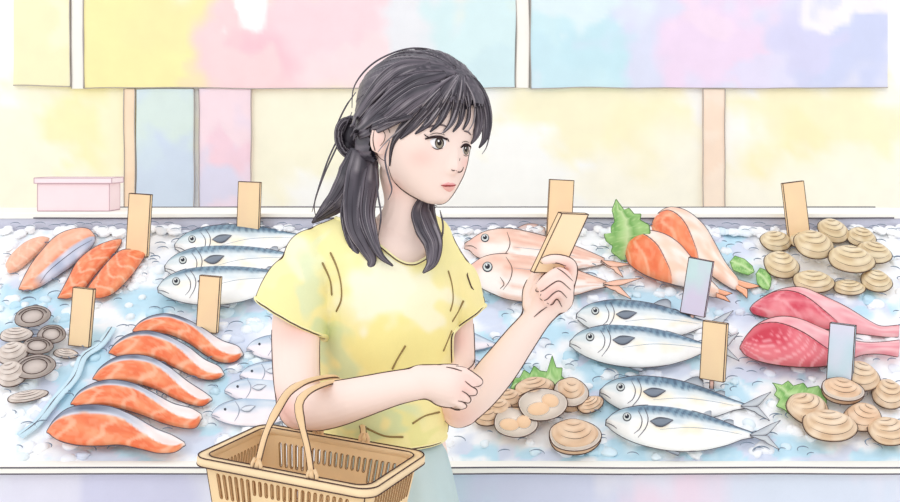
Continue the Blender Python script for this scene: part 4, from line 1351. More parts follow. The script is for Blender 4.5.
# ---- face
def patch(b, P, m, col, lift=.0008, th=.0006, rings=4, n=30, closed=True):
    """thin raised patch over the skin, outline in picture points"""
    O = catmull(P, n, closed=True); c = O.mean(0)
    G = []
    for i in range(rings + 1):
        q = i / rings
        G.append([tuple(on_body(*(c + (p - c) * q), 1.93, lift + th * math.sqrt(max(0, 1 - q * q)))) for p in O])
    G.append([tuple(on_body(*p, 1.93, -.0008)) for p in O])
    b.grid(G, m, col)
M_FACE = wash('face_colour', mott=.02, rough=.6, spec=.1)
M_LASH = wash('lash_brown', colour=(62, 50, 50), mott=.02, rough=.9, spec=0)
def eye(white, iris_c, rx, ry, up, low, crease, lashes, brow):
    e = MB()
    patch(e, white, M_FACE, (253, 250, 248), .0004, .0004)
    x, y = iris_c
    ell = lambda rx, ry, dx=0, dy=0: [(x + dx + rx * math.cos(a), y + dy + ry * math.sin(a)) for a in np.linspace(0, 2 * PI, 13)[:-1]]
    patch(e, ell(rx, ry), M_FACE, (74, 64, 60), .0011, .0004)
    patch(e, ell(rx * .78, ry * .74, 0, ry * .16), M_FACE, (150, 140, 122), .0018, .0003)
    patch(e, ell(rx * .5, ry * .5, 0, -ry * .05), M_FACE, (44, 38, 38), .0024, .0003)
    patch(e, ell(rx * .2, ry * .2, -rx * .2, -ry * .35), M_FACE, (255, 255, 255), .0032, .0003, n=12, rings=2)  # small white patch, a painted glint in the iris
    ob = kid(e, 'eye')
    l = MB()
    skinline(l, up, .0023, M_LASH, 1.93, .0018, n=24)
    for P in lashes: skinline(l, P, .0009, M_LASH, 1.93, .0018, n=8)
    skinline(l, low, .0006, M_LASH, 1.93, .0008)
    kid(l, 'eyelashes', ob)
    l = MB(); skinline(l, crease, .0006, M_INK, 1.93, .0006); kid(l, 'eyelid', ob)
    l = MB(); skinline(l, brow, .0016, wash('brow_grey', colour=(118, 104, 104), mott=.02, rough=.9, spec=0), 1.93, .0006); kid(l, 'eyebrow')
eye([(430, 141), (435, 138), (441, 137), (446, 140), (445, 146), (439, 149), (433, 147)], (439.5, 143), 4.6, 5.8,
    [(425, 139), (430, 137.6), (436, 136.8), (442, 137.2), (447, 139.8)], [(432, 147), (437, 149.4), (443, 148)], [(430, 134.5), (437, 133), (445, 135)],
    [([(431, 138), (426, 136), (424, 134)]), [(445, 138), (448, 139), (449, 142)]], [(427, 128), (434, 125.5), (442, 125), (450, 128)])
eye([(462.5, 147), (466, 145), (469, 147), (469.3, 152), (466.5, 154.5), (463.3, 153)], (466.2, 149.8), 2.8, 5.0,
    [(461, 147.5), (464, 145.2), (467.5, 144.6), (470.5, 146.8)], [(463.5, 155), (466, 156), (468.5, 155.2)], [(462, 142.5), (465.5, 141.3), (469, 142.5)],
    [[(469, 145.6), (470.5, 146.5), (471, 148.5)]], [(464, 131), (468, 132), (471, 135)])
l = MB()
skinline(l, [(456, 170.5), (458, 172), (460.5, 172.2), (462.5, 170), (463.5, 167)], .0010, M_INK, 1.93, .0008, n=14)
skinline(l, [(451.5, 169.5), (453, 170.8), (455, 170.2)], .0009, M_INK, 1.93, .0006, n=8)
skinline(l, [(459.5, 161), (460, 158)], .0005, M_INK, 1.93, .0006, n=6)
kid(l, 'nose_line')
l = MB()
patch(l, [(441.5, 185.5), (445, 183.5), (448.5, 182.3), (450.5, 183.1), (453, 182.8), (455.5, 185), (450, 186)], M_FACE, (244, 172, 168), .0006, .0010)
patch(l, [(442.5, 186.2), (449, 186.6), (455, 185.6), (453.5, 189.5), (450, 191.8), (446, 190.5)], M_FACE, (246, 182, 170), .0006, .0014)
skinline(l, [(441, 185.3), (445, 185.9), (449, 185.5), (452, 186), (456, 185)], .0013, wash('lip_line', colour=(166, 80, 78), mott=.02, rough=.9, spec=0), 1.93, .0028, n=14)
kid(l, 'lips')

# ---- hair
HAIR1, HAIR2, HAIR3 = np.array((68, 62, 70.)), np.array((108, 98, 106.)), np.array((42, 38, 48.))
M_HAIR = wash('hair', rough=.42, mott=.10, scale=26, spec=.5)
CAP = [(-.075, .050, -.02, -.085), (-.05, .068, .02, -.108), (-.01, .084, .08, -.124), (.03, .090, .108, -.130), (.07, .088, .110, -.127), (.10, .076, .096, -.108), (.125, .054, .066, -.076), (.140, .028, .032, -.04), (.1445, .009, .01, -.014)]
cb = MB(); head_mesh(cb, CAP, face=False, n=90, seg=120)
cV = np.array(cb.v)
Lc = np.array([tuple(RHi @ (Vector(p) - HC)) for p in cV])
PA, PB = Vector((-.005, -.088, .118)), Vector((.0, .118, .035))     # parting and tie: all strands run between them
ax = (PB - PA).normalized(); u1 = ax.cross(Vector((1, 0, 0))).normalized(); u2 = ax.cross(u1)
def strand_angle(p):
    q = p - PA; return math.atan2(q.dot(u1), q.dot(u2))
Cc = np.zeros((len(cV), 3))
for i in range(len(cV)):
    p = Vector(Lc[i]); an = strand_angle(p); al = (p - PA).dot(ax) / .23
    k = noise.noise(Vector((math.cos(an) * 9, math.sin(an) * 9, al * 1.2)))
    k2 = noise.noise(Vector((math.cos(an) * 26, math.sin(an) * 26, al * 2)))
    c = HAIR1 + (HAIR2 - HAIR1) * min(1, max(0, .4 + k * 1.6)) 
    c = c + (HAIR3 - c) * min(1, max(0, k2 * 2.2)) * .7
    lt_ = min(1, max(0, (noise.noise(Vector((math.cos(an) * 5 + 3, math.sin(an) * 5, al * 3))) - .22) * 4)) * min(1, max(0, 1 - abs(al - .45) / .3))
    Cc[i] = c + (np.array((190, 182, 178.)) - c) * lt_ * .6  # pale grey sheen painted into the strand colour around mid crown
    d = (p - Vector((0, 0, .02))).normalized()
    cV[i] += np.array(RH @ d) * (.0016 * k2 + .0022 * k)
keep = []
for f in cb.f:
    p = Vector(Lc[list(f)].mean(0))
    hl = .004 + min(1, max(0, (-p.y + .0) / .10)) * .066 + .006 * math.sin(p.x * 700)
    if p.y < (.012 if p.z > .03 else .028) and p.z < hl: continue
    if p.z < -.055: continue
    keep.append(f)
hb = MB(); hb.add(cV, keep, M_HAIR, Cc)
inner = np.array([tuple(HC + RH @ (Vector(p) * .93)) for p in Lc])
hb.add(inner, [tuple(reversed(f)) for f in keep], M_HAIR, HAIR3)
cap_bvh = BVHTree.FromPolygons([Vector(p) for p in cV], keep)
def on_hair(px, py, dg=1.97, lift=.003):
    o = Vector((0, 0, CAMH)); d = Vector(((px - CX) / F, 1, -(py - CY) / F)).normalized()
    hits = [r[0] for r in (cap_bvh.ray_cast(o, d), body_bvh.ray_cast(o, d)) if r[0] is not None and r[0].y < 2.12]
    if hits:
        q = min(hits, key=lambda p: p.y); return q - d * lift
    q = cap_bvh.find_nearest(W(px, py, dg)); q2 = body_bvh.find_nearest(W(px, py, dg))
    y = q[0].y if (q[0] - W(px, py, dg)).length < (q2[0] - W(px, py, dg)).length else q2[0].y
    return W(px, py, y)
M_HSH = wash('hair_sheen', colour=(150, 142, 146), mott=0.05, rough=.5, spec=.4)  # pale colour for strand lines painted as sheen
M_HINK = wash('hair_line', colour=(54, 46, 52), mott=.02, rough=.8, spec=.1)
def lock(b, P, wid, depth=None, ysm=0, lift=.003, flat=.35, seed=0, n=40, edge=True, cols=None, sm_=3, prof=None):
    """one lock of hair: picture path, half widths in px, lying on head and body or at given depths"""
    P = np.array(P, float); Q = catmull(P, n)
    wq = np.interp(np.linspace(0, 1, n), np.linspace(0, 1, len(wid)), wid)
    if depth is not None:
        dq = np.interp(np.linspace(0, 1, n), np.linspace(0, 1, len(depth)), depth)
        R = [W(x, y, d) for (x, y), d in zip(Q, dq)]
    else:
        R = [on_hair(x, y, lift=lift) for x, y in Q]
        if ysm:
            ys = np.array([p.y for p in R])
            for _ in range(ysm): ys[1:-1] = (ys[:-2] + 2 * ys[1:-1] + ys[2:]) / 4
            ys = np.minimum(ys, np.array([p.y for p in R]) + .001)
            for _ in range(12): ys[1:-1] = (ys[:-2] + 2 * ys[1:-1] + ys[2:]) / 4
            R = [W(x, y, d_) for (x, y), d_ in zip(Q, ys)]
    for _ in range(sm_):
        R = [R[0]] + [(R[i - 1] + R[i] * 2 + R[i + 1]) / 4 for i in range(1, n - 1)] + [R[-1]]
    R = np.array([tuple(p) for p in R])
    rad = wq / F * 2.0
    seg = 20
    T = np.gradient(R, axis=0); T /= np.linalg.norm(T, axis=1, keepdims=True)
    view = R - np.array([0, 0, CAMH]); view /= np.linalg.norm(view, axis=1, keepdims=True)
    if depth is None:    # lie flat against the head
        view = (np.array(HC) - R) * np.array([1, 1, .6]); view /= np.linalg.norm(view, axis=1, keepdims=True)
        view = view + np.array([0, .7, 0]); view /= np.linalg.norm(view, axis=1, keepdims=True)
    sd = np.cross(T, view); sd /= np.linalg.norm(sd, axis=1, keepdims=True)
    up_ = np.cross(sd, T)
    th = np.arange(seg) * 2 * PI / seg
    fs = 1.0 if float(np.mean(np.sum(up_ * (np.array([0, 0, CAMH]) - R), 1))) > 0 else -1.0
    G, C = [], []
    for i in range(n):
        rip = 1 + .10 * np.array([noise.noise(Vector((math.cos(a) * 3, math.sin(a) * 3, seed + i * .02))) for a in th])
        G.append(R[i] + rad[i] * (np.cos(th)[:, None] * sd[i] + flat * (np.sin(th) * rip)[:, None] * up_[i]))
        row = []
        for a in th:
            k = noise.noise(Vector((math.cos(a) * 5, seed * 3.3, i / n * 1.4)))
            k2 = noise.noise(Vector((math.cos(a) * 11, seed, i / n * 2 + 4)))
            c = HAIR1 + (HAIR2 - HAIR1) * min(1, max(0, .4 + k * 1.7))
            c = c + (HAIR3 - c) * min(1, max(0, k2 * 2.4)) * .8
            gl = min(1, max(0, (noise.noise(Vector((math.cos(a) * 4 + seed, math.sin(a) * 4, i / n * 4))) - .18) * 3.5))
            c = c + (np.array((182, 174, 174.)) - c) * gl * .55  # light patches: sheen painted into the lock's colour
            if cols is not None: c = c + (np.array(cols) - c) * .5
            row.append(c)
        C.append(row)
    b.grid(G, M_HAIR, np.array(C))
    if edge:
        for q_ in range(7):
            an_ = -PI * (.1 + .8 * (q_ + .5 + .3 * math.sin(seed * 7 + q_)) / 7)
            i_a, i_b = int(n * (.04 + .25 * abs(math.sin(seed + q_ * 2.1)))), int(n * (.97 - .3 * abs(math.cos(seed * 2 + q_ * 1.7))))
            Ls = [R[i] + rad[i] * .99 * (math.cos(an_) * sd[i] - flat * math.sin(an_) * fs * up_[i]) for i in range(i_a, i_b)]
            if len(Ls) > 5:
                b.tube(Ls, np.minimum(.0006, .3 * rad[i_a:i_b] + .0001) * np.sin(np.linspace(.2, PI - .2, len(Ls))), M_HINK if q_ % 3 else M_HSH, seg=4)
        for s_ in (-1, 1):
            b.tube(R + s_ * rad[:, None] * sd * .98, np.minimum(.0008, rad * .5 + .0001), M_HINK, seg=4)
# strand lines combed over the crown
random.seed(11)
for k in range(46):
    an = -PI + 2 * PI * (k + random.random() * .8) / 46
    rr0 = []
    for t in np.linspace(.06, .94, 26):
        c = PA + (PB - PA) * t
        d = (u2 * math.cos(an) + u1 * math.sin(an))
        r_ = cap_bvh.ray_cast(HC + RH @ (c + d * .3), RH @ (-d))
        if r_[0] is None or (r_[0] - (HC + RH @ c)).length > .16: break
        rr0.append(r_[0] + r_[1] * .0004)
    if len(rr0) > 8:
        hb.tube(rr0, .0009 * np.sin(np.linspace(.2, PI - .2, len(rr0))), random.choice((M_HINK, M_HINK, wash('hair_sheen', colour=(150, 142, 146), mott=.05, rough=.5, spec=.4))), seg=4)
hair = kid(hb, 'hair')
bun = MB()
for i, (x, y, r1, r2, an) in enumerate([(350, 135, 13, 21, 8), (357, 126, 10, 13, 30), (348, 147, 10, 12, -10)]):
    R = Matrix.Rotation(math.radians(an), 3, 'Y')
    bun.ball(W(x, y, 2.09), (r1 / 600, .022, r2 / 600), M_HAIR, HAIR1, n=14, R=R)
for i in range(7):
    a0 = i * .45
    P = [(350 + 13.2 * math.cos(a0 + q) * (1 - .1 * q), 136 + 21 * math.sin(a0 + q) * (1 - .12 * q)) for q in np.linspace(0, 2.6, 7)]
    lock(bun, P, [1, 3.2, 4, 3.4, 1], depth=[2.075, 2.058, 2.055, 2.065, 2.075], seed=30 + i, flat=.6, n=26)
kid(bun, 'bun', hair)
# fringe
BG = [([(452, 77), (430, 96), (412, 118), (399, 133), (392, 146), (389.5, 166)], [2, 7, 8, 5, 1.8, .5]),
      ([(455, 76), (438, 92), (424, 110), (412, 127), (400, 139)], [2, 7, 7.5, 4.5, .6]),
      ([(458, 75), (446, 90), (436, 108), (427, 124), (415, 134)], [2, 6.5, 6, 3.6, .5]),
      ([(460, 75), (452, 92), (446, 108), (440, 121), (430, 132)], [2, 5, 4.6, 2.8, .5]),
      ([(462, 75), (459, 92), (456, 108), (452, 122), (443, 133)], [2, 5, 4.4, 2.6, .5]),
      ([(463, 75), (463, 92), (463, 108), (460, 122), (453, 132)], [2, 4, 3.6, 2.2, .5]),
      ([(463, 75), (467, 92), (469, 108), (468, 120), (463, 130)], [2, 4, 3.2, 2, .5]),
      ([(464, 75), (472, 88), (477, 104), (479, 120), (476, 136), (471, 144)], [2, 4.5, 6, 6, 4, .5]),
      ([(463, 74), (476, 86), (484, 104), (487, 122), (485, 138), (479, 148)], [2, 5, 6, 5.5, 4, .5])]
fb = MB()
for i, (P, wd) in enumerate(BG):
    if i < 7: lock(fb, P, wd, lift=.003, seed=i + 50.3, flat=.3, sm_=1, ysm=50)
    else: lock(fb, P, wd, depth=[1.945, 1.955, 1.96, 1.965, 1.965, 1.965], seed=i + 50.3, flat=.4)
for P in ([(440, 88), (424, 104), (404, 126), (386, 142), (378, 152)], [(456, 80), (444, 100), (432, 118), (424, 126)], [(462, 80), (459, 100), (450, 124), (441, 134)], [(466, 82), (474, 100), (474, 120), (468, 132)]):
    lock(fb, P, [.4, .9, .9, .4], lift=.009, edge=False, flat=1, cols=(196, 186, 186), seed=random.random() * 9)
kid(fb, 'bangs', hair)
# swept side hair over the ear to the tie
sb_ = MB()
for i, (P, wd) in enumerate([([(446, 74), (415, 84), (385, 105), (364, 124), (352, 134)], [3, 10, 11, 8, 4]), ([(442, 84), (415, 98), (390, 117), (368, 130), (354, 137)], [3, 10, 11, 8, 4]),
                             ([(424, 100), (404, 112), (386, 117), (368, 126), (354, 137)], [3, 9, 8, 7, 4]), ([(430, 62), (398, 70), (374, 92), (358, 114), (352, 126)], [3, 9, 10, 8, 4])]):
    lock(sb_, P, wd, lift=.002, seed=70 + i * 1.9, flat=.25, n=44)
kid(sb_, 'side_sweep', hair)
# long locks
LK = [([(363, 152), (359, 180), (356, 205), (357, 228), (366, 248), (372, 262), (362, 274)], [11, 14, 14, 12, 9, 5, .6], [2.01, 2.0, 1.975, 1.945, 1.925, 1.915, 1.91]),
      ([(372, 160), (369, 185), (366, 212), (371, 235), (380, 255), (393, 266)], [6, 10, 9, 7.5, 4, .5], [2.01, 1.985, 1.955, 1.925, 1.91, 1.905]),
      ([(360, 150), (352, 178), (340, 198), (325, 212), (312, 223)], [10, 16, 14, 9, .6], [2.04, 2.04, 2.03, 2.02, 2.01]),
      ([(355, 155), (344, 185), (336, 200), (322, 214), (316, 219)], [8, 8, 6, 3, .5], [2.05, 2.04, 2.03, 2.015, 2.01]),
      ([(352, 185), (346, 205), (348, 232), (354, 248), (360, 262), (358, 273)], [3, 5, 4.5, 4, 3, .5], [2.0, 1.98, 1.945, 1.93, 1.92, 1.915]),
      ([(425, 198), (421, 212), (426, 228), (433, 244), (432, 262), (423, 273)], [5, 10, 11, 9, 6, .6], [1.99, 1.965, 1.945, 1.93, 1.92, 1.915]),
      ([(430, 204), (432, 222), (438, 240), (437, 258), (429, 270)], [4, 5, 4.5, 3, .5], [1.99, 1.97, 1.945, 1.93, 1.92])]
for i, (P, wd, dp) in enumerate(LK):
    lb_ = MB(); lock(lb_, P, wd, depth=dp, seed=90 + i * 2.1, flat=.38, n=54, sm_=1); kid(lb_, 'long_lock', hair)
for P, dp in (([(390, 140), (385, 158), (389, 178), (392, 190), (388, 200)], 1.925), ([(376, 168), (378, 195), (381, 215), (378, 238)], 1.94), ([(352, 112), (340, 140), (324, 175), (314, 205), (318, 222)], 2.06),
              ([(348, 120), (330, 155), (318, 190), (312, 212)], 2.06), ([(345, 190), (341, 215), (346, 240), (352, 248)], 1.95), ([(440, 210), (443, 225), (442, 240)], 1.96), ([(356, 92), (345, 108), (336, 130), (338, 150)], 2.08),
              ([(352, 108), (354, 86), (372, 64), (398, 51), (420, 48), (444, 54), (463, 68)], 1.99), ([(464, 72), (478, 82), (488, 100), (491, 122), (487, 146), (482, 154)], 1.965)):
    ws = MB(); lock(ws, P, [.4, .9, .9, .9, .3], depth=[dp] * 2, edge=False, flat=1, seed=1.1); kid(ws, 'loose_strand', hair)

# ---- shirt
tb = MB()
torso(tb, [(392, 208, 2.06, 26, .035, 26), (388, 217, 2.045, 52, .058, 26), (383, 226, 2.035, 68, .072, 26), (380, 240, 2.03, 76, .09, 26), (382, 262, 2.025, 80, .106, 27), (385, 290, 2.02, 74, .116, 28), (387, 325, 2.015, 68, .114, 28),
           (386, 365, 2.015, 65, .104, 28), (384, 395, 2.015, 64, .102, 28), (383, 420, 2.02, 63, .108, 28), (383, 434, 2.02, 60, .108, 28), (383, 447, 2.025, 50, .098, 28)])
def sleeve(b, pts):
    G = []
    Q = catmull([(*W(p[0], p[1], p[2]), p[3] / F * p[2], p[4] / F * p[2], p[5]) for p in pts], 26)
    for i, (x, y, z, ra, rb_, rot) in enumerate(Q):
        a = math.radians(rot); th = np.arange(32) * 2 * PI / 32
        e1 = np.array([math.cos(a), 0, -math.sin(a)]); e2 = np.array([0, 1, 0])
        G.append(np.array([x, y, z]) + ra * np.cos(th)[:, None] * e1 + rb_ * np.sin(th)[:, None] * e2)
    b.grid(G, M_PAINT, (255, 255, 255))
SLR = [(345, 240, 2.02, 22, 34, -20), (326, 254, 2.0, 34, 42, -2), (307, 276, 1.975, 35, 44, 20), (296, 299, 1.95, 38, 42, 27), (289, 324, 1.93, 41, 40, 30)]
SLL = [(425, 248, 2.04, 20, 30, 20), (441, 262, 2.045, 27, 34, 0), (453, 284, 2.05, 27, 32, -18), (462, 306, 2.05, 24, 30, -28), (470, 328, 2.05, 22, 28, -33)]
sleeve(tb, SLR); sleeve(tb, SLL)
tb.ball(W(314, 259, 1.985), (.050, .056, .050), M_PAINT, n=14)
tb.ball(W(330, 246, 2.01), (.046, .06, .040), M_PAINT, n=14)
tb.ball(W(440, 258, 2.045), (.036, .05, .038), M_PAINT, n=14)
tb.ball(W(447, 272, 2.048), (.036, .05, .045), M_PAINT, n=14)
tmp = tb.build('tmp'); sV, sF = remesh(tmp, .0035, 6, .5)
print('shirt verts', len(sV))
sb2 = BVHTree.FromPolygons([Vector(p) for p in sV], sF)
def ring(P, n=90):
    return catmull([tuple(W(*p)) for p in P], n, closed=True)
# cut planes: point and outward direction; everything beyond goes
def plane3(a, b_, c):
    a, b_, c = W(*a), W(*b_), W(*c); n = (b_ - a).cross(c - a).normalized(); return a, n
cutR = plane3((257, 298, 1.95), (323, 334, 1.95), (290, 330, 1.80)); cutR = (cutR[0], cutR[1] if cutR[1].z < 0 else -cutR[1])
cutL = plane3((478, 311, 2.05), (454, 328, 2.05), (466, 326, 1.95)); cutL = (cutL[0], cutL[1] if cutL[1].z < 0 else -cutL[1])
NK = [(337, 215, 2.03), (345, 230, 1.985), (362, 242, 1.955), (381, 248, 1.935), (402, 252, 1.925), (419, 248, 1.935), (431, 240, 1.96), (437, 231, 2.0), (430, 220, 2.06), (405, 209, 2.11), (375, 203, 2.12), (350, 205, 2.09)]
nk = ring(NK); ncen = nk.mean(0)
U_, S_, Vt = np.linalg.svd(nk - ncen); e1, e2, nn_ = Vt
if nn_[2] < 0: nn_ = -nn_
ang_r = np.arctan2((nk - ncen) @ e2, (nk - ncen) @ e1); rad_r = np.hypot((nk - ncen) @ e1, (nk - ncen) @ e2)
o_ = np.argsort(ang_r)
q = sV - ncen; qa = np.arctan2(q @ e2, q @ e1); qr = np.hypot(q @ e1, q @ e2)
lim = np.interp(qa, ang_r[o_], rad_r[o_], period=2 * PI)
drop_v = (qr < lim) & (q @ nn_ > -.03)
px_all = CX + sV[:, 0] / sV[:, 1] * F
tc_ = np.array(W(386, 340, 2.015)); ta = math.radians(28); tq = sV - tc_
tr = np.hypot((tq[:, 0] * math.cos(ta) + tq[:, 1] * math.sin(ta)) / .1125, (-tq[:, 0] * math.sin(ta) + tq[:, 1] * math.cos(ta)) / .112)
drop_v |= (tr > 1.045) & ((sV - np.array(cutR[0])) @ np.array(cutR[1]) > 0) & (px_all < 340) & (sV[:, 2] > CAMH - (350 - CY) / F * 1.95)
drop_v |= ((sV - np.array(cutL[0])) @ np.array(cutL[1]) > 0) & (px_all > 452) & (sV[:, 2] > CAMH - (362 - CY) / F * 2.0)
zh = CAMH - (438 - CY) / F * 2.0
drop_v |= sV[:, 2] < zh
kf = [f for f in sF if not any(drop_v[i] for i in f)]
# soft folds
for i in range(len(sV)):
    x, y, z = sV[i]
    sV[i, 1] += .003 * noise.noise(Vector((x * 14 + z * 6, y * 8, z * 7)))
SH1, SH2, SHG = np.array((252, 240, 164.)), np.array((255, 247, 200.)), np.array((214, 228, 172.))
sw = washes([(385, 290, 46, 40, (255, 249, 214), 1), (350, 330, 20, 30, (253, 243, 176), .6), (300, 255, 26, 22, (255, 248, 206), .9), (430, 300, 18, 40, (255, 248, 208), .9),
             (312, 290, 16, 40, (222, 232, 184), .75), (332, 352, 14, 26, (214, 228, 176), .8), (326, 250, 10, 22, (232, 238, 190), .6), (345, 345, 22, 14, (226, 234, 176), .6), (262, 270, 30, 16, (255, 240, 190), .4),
             (400, 350, 50, 20, (250, 236, 148), .8), (360, 405, 50, 18, (222, 232, 176), .9), (410, 425, 30, 12, (240, 234, 150), .8), (376, 430, 30, 10, (216, 228, 170), .8), (460, 280, 14, 20, (254, 240, 170), .6)], SH1, seed=12)  # green pools paint shade into the shirt's left side and bottom
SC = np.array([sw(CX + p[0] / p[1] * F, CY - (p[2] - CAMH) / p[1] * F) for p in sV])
M_SHIRT = wash('shirt_cotton', rough=.85, mott=.035, scale=16, spec=.05)
M_INKF = wash('ink_fold', colour=(150, 128, 84), rough=.9, mott=.02, spec=0)
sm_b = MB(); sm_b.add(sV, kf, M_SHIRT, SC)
shirt_bvh = BVHTree.FromPolygons([Vector(p) for p in sV], kf)
def on_shirt(x, y, dg=1.95, lift=.0006):
    return on_body(x, y, None, lift, shirt_bvh)
for P, r in (([(330, 252), (337, 268), (341, 285), (341, 300), (336, 312)], .0009), ([(448, 270), (452, 285), (453, 300), (450, 312)], .0009), ([(322, 262), (330, 280), (332, 296)], .0006),
             ([(406, 345), (397, 360), (392, 370)], .0008), ([(443, 352), (448, 340), (452, 330)], .0008), ([(440, 412), (425, 416), (412, 424)], .0008), ([(320, 340), (318, 362), (319, 380)], .001),
             ([(366, 428), (385, 436), (404, 437)], .0006), ([(464, 300), (458, 312), (452, 322)], .0006)):
    n = 20; Q = [on_shirt(x, y) for x, y in catmull(P, n)]
    sm_b.tube(Q, .75 * r * (.1 + .9 * np.sin(np.linspace(.05, PI - .05, n))), M_INKF, seg=5)
def srim(P, d0, d1, r=.0012):
    outline(sm_b, shirt_bvh, P, r, d0, d1)
srim([(334, 216), (318, 222), (300, 230), (286, 244), (274, 264), (264, 282), (257, 297)], 2.03, 1.95)
srim([(438, 232), (450, 238), (459, 250), (466, 272), (474, 295), (478, 310)], 2.03, 2.05)
srim([(454, 328), (450, 345), (448, 365)], 2.0, 2.0)
srim([(446, 385), (443, 405), (443, 432)], 2.0, 2.0)
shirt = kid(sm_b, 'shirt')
md = shirt.modifiers.new('thick', 'SOLIDIFY'); md.thickness = .002; md.offset = -1
# hems follow the cut edges
def boundary_loops(Fs, Vs):
    cnt = {}
    for f in Fs:
        for i in range(len(f)):
            e = (f[i], f[(i + 1) % len(f)]); k = (min(e), max(e)); cnt[k] = cnt.get(k, 0) + 1
    adj = {}
    for (a, b_), c in cnt.items():
        if c == 1: adj.setdefault(a, []).append(b_); adj.setdefault(b_, []).append(a)
    seen, out = set(), []
    for s in adj:
        if s in seen: continue
        loop = [s]; seen.add(s); cur = s
        while True:
            nx = [x for x in adj[cur] if x not in seen]
            if not nx: break
            cur = nx[0]; seen.add(cur); loop.append(cur)
        if len(loop) > 30: out.append(Vs[loop])
    return out
for L in boundary_loops(kf, sV):
    L = np.array(L)
    for _ in range(14): L = (np.roll(L, 1, 0) + 2 * L + np.roll(L, -1, 0)) / 4
    c = L.mean(0); pc = CX + c[0] / c[1] * F, CY - (c[2] - CAMH) / c[1] * F
    print('hem', pc, len(L))
    h = MB()
    h.tube(L, .0034, M_SHIRT, (253, 243, 178), seg=8, closed=True)
    off = L - c; off /= np.linalg.norm(off, axis=1, keepdims=True)
    nm = 'collar' if pc[1] < 260 else ('waist_hem' if pc[1] > 400 else 'sleeve_hem')
    up3 = np.array([0, -.0028, 0])
    h.tube(L + up3 + off * .001, .0011, M_INK, seg=5, closed=True)
    kid(h, nm, shirt)

# ---- skirt
kb = MB()
G, C = [], []
secs = catmull([(383, 436, 2.02, 57, .096), (384, 455, 2.025, 62, .108), (386, 500, 2.03, 70, .125), (388, 600, 2.04, 84, .15), (390, 760, 2.05, 98, .175), (390, 860, 2.05, 104, .185)], 50)
for k, (cx_, py_, d, rx, ry) in enumerate(secs):
    c = W(cx_, py_, d); row = []; rc = []
    for j in range(160):
        th = 2 * PI * j / 160
        rip = 1 + (.012 + .03 * k / 50) * math.cos(th * 22 + 1.5 * math.sin(th * 3)) * min(1, k / 10)
        a = math.radians(28); x, y = rx / F * d * rip * math.cos(th), ry * rip * math.sin(th)
        row.append((c.x + x * math.cos(a) - y * math.sin(a), c.y + x * math.sin(a) + y * math.cos(a), c.z))
        kk = .5 + .5 * noise.noise(Vector((th * 2, k * .08, 2)))
        rc.append(np.array((176, 200, 200.)) * kk + np.array((206, 222, 216.)) * (1 - kk))
    G.append(row); C.append(rc)
kb.grid(G, M_SHIRT, np.array(C), cap=False)
G = np.array(G)
kb.tube(G[0] + [0, 0, .001], .0014, M_INK, seg=5, closed=True); kb.tube(G[-1], .002, M_INK, seg=5, closed=True)
sk_bvh = kb.bvh()
for P in ([(412, 446), (409, 465), (408, 500)], [(427, 442), (430, 465), (431, 500)], [(420, 446), (419, 470)]):
    Q = [on_body(x, y, None, .0008, sk_bvh) for x, y in catmull(P, 20)]
    kb.tube(Q, .0009, M_INK, seg=5)
skirt = kid(kb, 'skirt')
md = skirt.modifiers.new('thick', 'SOLIDIFY'); md.thickness = .002; md.offset = -1

# ---- the tag in her raised hand
a = W(562, 213, 1.925); c1 = W(588.5, 214, 1.915); c2 = W(533, 272, 1.915)
ex = (c1 - a); wd = ex.length; ex.normalize()
ez = (a - c2); hg = ez.length; ez = (ez - ex * ez.dot(ex)).normalized(); ey = ez.cross(ex)
MT = Matrix((ex, ey, ez)).transposed()
R2 = Matrix.Rotation(math.radians(0), 3, 'Z')
ht = bpy.data.objects.new('price_tag', None); COL.objects.link(ht)
ht.location = c2 + ex * wd / 2; ht.rotation_euler = MT.to_euler()
tag(ht, 'blank wooden tag held up in her raised hand', 'price tag')
b = MB()
pts = [((562, 213), (588.5, 214.5), (563, 274), (532.5, 273))]
TL, TR, BRc, BL = W(562, 213.5, 1.925), W(588.5, 214.5, 1.918), W(562, 273, 1.918), W(534, 272.5, 1.925)
bk = Vector((-.0050, .009, .0016))
Vv = [TL, TR, BRc, BL, TL + bk, TR + bk, BRc + bk, BL + bk]
inv = MT.inverted(); Vv = [inv @ (p - ht.location) for p in Vv]
b.add(Vv, [(0, 3, 2, 1), (4, 5, 6, 7), (0, 1, 5, 4), (1, 2, 6, 5), (2, 3, 7, 6), (3, 0, 4, 7)], M_PAINT, (253, 222, 176))
for i, j in ((0, 1), (1, 2), (2, 3), (3, 0), (4, 5), (5, 6), (6, 7), (7, 4), (0, 4), (1, 5), (2, 6), (3, 7)):
    b.tube([Vv[i], Vv[j]], .0009, M_INK, seg=5)
b.build('board', ht, smooth=False)

# ---------------------------------------------------------------- shopping basket
HB = .46
def hpt(px, py, h=HB):
    d = F * h / (py - CY); return W(px, py, d)
BK = wash('basket_plastic', mott=.06, rough=.6, scale=22, spec=.15)
cen = Vector((-.2017, 1.7631, CAMH - .4474))
LX, LY, HGT = .2765 - .002, .1846 - .002, .17
MBK = Matrix.Rotation(-.3937, 3, 'Z') @ Matrix.Rotation(.0331, 3, 'X') @ Matrix.Rotation(.0648, 3, 'Y')
FL, FR, BRr, BLl = (cen + MBK @ Vector((sx * (LX / 2 + .004), sy * (LY / 2 + .004), 0)) for sx, sy in ((-1, -1), (1, -1), (1, 1), (-1, 1)))
bas = bpy.data.objects.new('shopping_basket', None); COL.objects.link(bas)
bas.location = cen - MBK @ Vector((0, 0, HGT)); bas.rotation_euler = MBK.to_euler()
tag(bas, 'tan slotted shopping basket hanging on her near forearm', 'basket')
print('basket', LX, LY)
TAN, TAN2 = np.array((244, 210, 158.)), np.array((250, 220, 172.))
